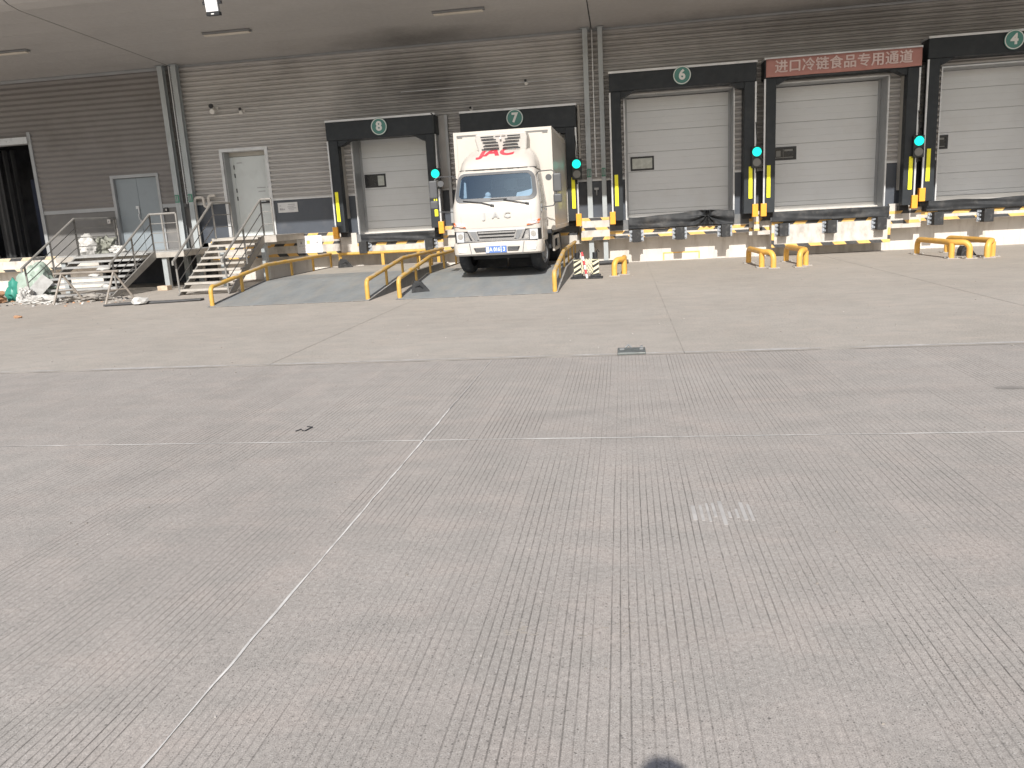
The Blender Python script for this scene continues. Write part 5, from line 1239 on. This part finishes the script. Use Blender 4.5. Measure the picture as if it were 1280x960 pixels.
tag(MB().bar((-15.5, 18.93, 0.12), (-15.15, 19.25, 0.58), 0.34, 0.022, (0.5, -0.6, 0.5)).build('foam_board', 'foam_dull'), 'off white board leaning against the left side of the wide stairs', 'board')
for i, (x, y, s) in enumerate(((-14.3, 19.95, 0.10), (-14.2, 20.2, 0.13), (-13.6, 19.4, 0.1))):
    z = zt1/8*(math.floor((y-19.0)/((yt1-19)/8))+1)
    tag(blob((x, y, z), (s*1.4, s, s*0.5), 31+i, 0.4, 2, 2).build('paper_scrap', 'bag_white', smooth=True), ('white paper scrap on a middle step of the wide stairs', 'white paper scrap on an upper step of the wide stairs', 'white paper scrap low on the right of the wide stairs')[i], 'paper')
tr_s = thing('trestle', 'rusty metal trestle standing in front of the wide stairs', 'trestle', (-12.9, 17.85, 0))
MB().tube([(-14.0, 18.0, 0.74), (-11.95, 17.55, 0.76)], 0.028, 8).build('crossbar', 'trestle_brown', tr_s)
for x0, y0 in ((-13.75, 17.95), (-12.1, 17.58)):
    MB().tube([(x0, y0, 0.74), (x0-0.12, y0-0.3, 0)], 0.026, 8).build('leg', 'trestle_brown', tr_s); MB().tube([(x0, y0, 0.74), (x0+0.28, y0+0.32, 0)], 0.026, 8).build('leg', 'trestle_brown', tr_s)
    MB().tube([(x0-0.07, y0-0.17, 0.32), (x0+0.16, y0+0.18, 0.32)], 0.018, 8).build('brace', 'trestle_brown', tr_s)
mb = MB()
for k in range(5):
    o_ = k*0.09; mb.tube([(-11.9+o_*0.8, 16.75+o_, 0.03), (-11.2, 16.9+o_*0.5, 0.03+0.02*(k % 2)), (-10.5, 17.0+o_*0.7, 0.025), (-9.75, 17.2+o_*0.4, 0.03)], 0.026, 6)
tag(mb.build('cable_bundle', 'hose_black', smooth=True), 'flat bundle of black cable lying on the apron left of the empty ramp', 'cable')
tag(blob((-11.05, 16.85, 0.03), (0.16, 0.12, 0.09), 40, 0.5, 2.2, 2).build('plaster_lump', 'bag_white'), 'pale lump of plaster lying on the black cable bundle', 'rubble')
tag(blob((-12.7, 15.05, 0), (0.08, 0.05, 0.035), 41, 0.5, 2.2, 2).build('leaf_scrap', 'rust_scrap'), 'small rust orange scrap alone on the apron at the left', 'scrap')
mb = MB()
for i in range(260):
    x = random.uniform(-17.4, -12.2); y = random.gauss(18.3, 0.6) - (x+14)*0.12; s = abs(random.gauss(0.03, 0.025))+0.01
    mb.cur = random.choice((0, 0, 0, 0, 0, 1, 2, 3)); a = random.random()*3
    c_, s__ = math.cos(a)*s, math.sin(a)*s
    hgt = s*random.uniform(0.15, 0.7)
    v = [(x+c_, y+s__*0.7, 0.001), (x-s__, y+c_*0.7, 0.001), (x-c_, y-s__*0.6, 0.001), (x+s__*0.8, y-c_*0.7, 0.001), (x+c_*0.5, y+s__*0.4, hgt), (x-s__*0.6, y+c_*0.3, hgt*0.8), (x-c_*0.5, y-s__*0.3, hgt), (x+s__*0.4, y-c_*0.4, hgt*0.7)]
    mb.add(v, [(3, 2, 1, 0), (4, 5, 6, 7), (0, 1, 5, 4), (1, 2, 6, 5), (2, 3, 7, 6), (3, 0, 4, 7)])
tag(mb.build('rubble', ['rag_grey', 'bag_white', 'rust_scrap', 'hose_black']), 'loose rubble and litter round the foot of the wide stairs', kind='stuff')

# ------------------------------------------------------------------ the photographer, whose head shadow falls into the picture
def skin_fig(name, pts, edges, radii, mat, parent, sub=2):
    me = bpy.data.meshes.new(name); me.from_pydata(pts, edges, []); me.materials.append(MATS[mat])
    o = bpy.data.objects.new(name, me); COL.objects.link(o); o.parent = parent
    o.modifiers.new('skin', 'SKIN'); me_s = me.skin_vertices[0].data if me.skin_vertices else None
    if me_s is None:
        me.attributes  # layer is made by the modifier
    for i, r in enumerate(radii): me.skin_vertices[0].data[i].radius = (r, r*0.9) if not isinstance(r, tuple) else r
    me.skin_vertices[0].data[0].use_root = True
    s = o.modifiers.new('subdiv', 'SUBSURF'); s.levels = sub; s.render_levels = sub
    return o
ph = thing('person', 'person in dark clothes standing behind the viewpoint holding up a phone', 'person', (0.165, -0.415, 0))
ph.scale = (1, 1, 1.055)
pts = [(0, 0, 0.98), (0, 0, 1.2), (0, 0.0, 1.42), (0, 0.03, 1.50), (0, 0.08, 1.58), (0, 0.10, 1.68)]; rd = [(0.15, 0.11), (0.15, 0.10), (0.15, 0.10), 0.055, (0.072, 0.09), (0.07, 0.09)]; ed = [(0, 1), (1, 2), (2, 3), (3, 4), (4, 5)]
for sg in (-1, 1):
    k = len(pts)
    pts += [(sg*0.19, 0, 1.40), (sg*0.27, 0.06, 1.14), (sg*0.12, 0.22, 1.36), (sg*0.09, 0.25, 1.43)]; rd += [0.06, 0.045, 0.032, 0.034]; ed += [(2, k), (k, k+1), (k+1, k+2), (k+2, k+3)]
    k = len(pts)
    pts += [(sg*0.10, 0, 0.88), (sg*0.11, 0.01, 0.50), (sg*0.12, -0.03, 0.09), (sg*0.13, 0.14, 0.045)]; rd += [0.09, 0.062, 0.045, 0.04]; ed += [(0, k), (k, k+1), (k+1, k+2), (k+2, k+3)]
skin_fig('body', pts, ed, rd, 'cloth_dark', ph)
blob((0, 0.08, 1.60), (0.088, 0.105, 0.085), 3, 0.05, sub=3).build('hair', 'hair_black', ph, smooth=True, world=False)
for sg in (-1, 1):
    for q in range(4):
        fp = [(sg*0.085, 0.26, 1.43), (sg*(0.075-0.004*q), 0.30-0.005*q, 1.46-0.018*q), (sg*0.06, 0.318, 1.465-0.02*q)]
        skin_fig('finger', fp, [(0, 1), (1, 2)], [0.011, 0.009, 0.008], 'skin', ph, 1)
    skin_fig('thumb', [(sg*0.09, 0.25, 1.42), (sg*0.075, 0.27, 1.44), (sg*0.06, 0.277, 1.46)], [(0, 1), (1, 2)], [0.012, 0.01, 0.009], 'skin', ph, 1)
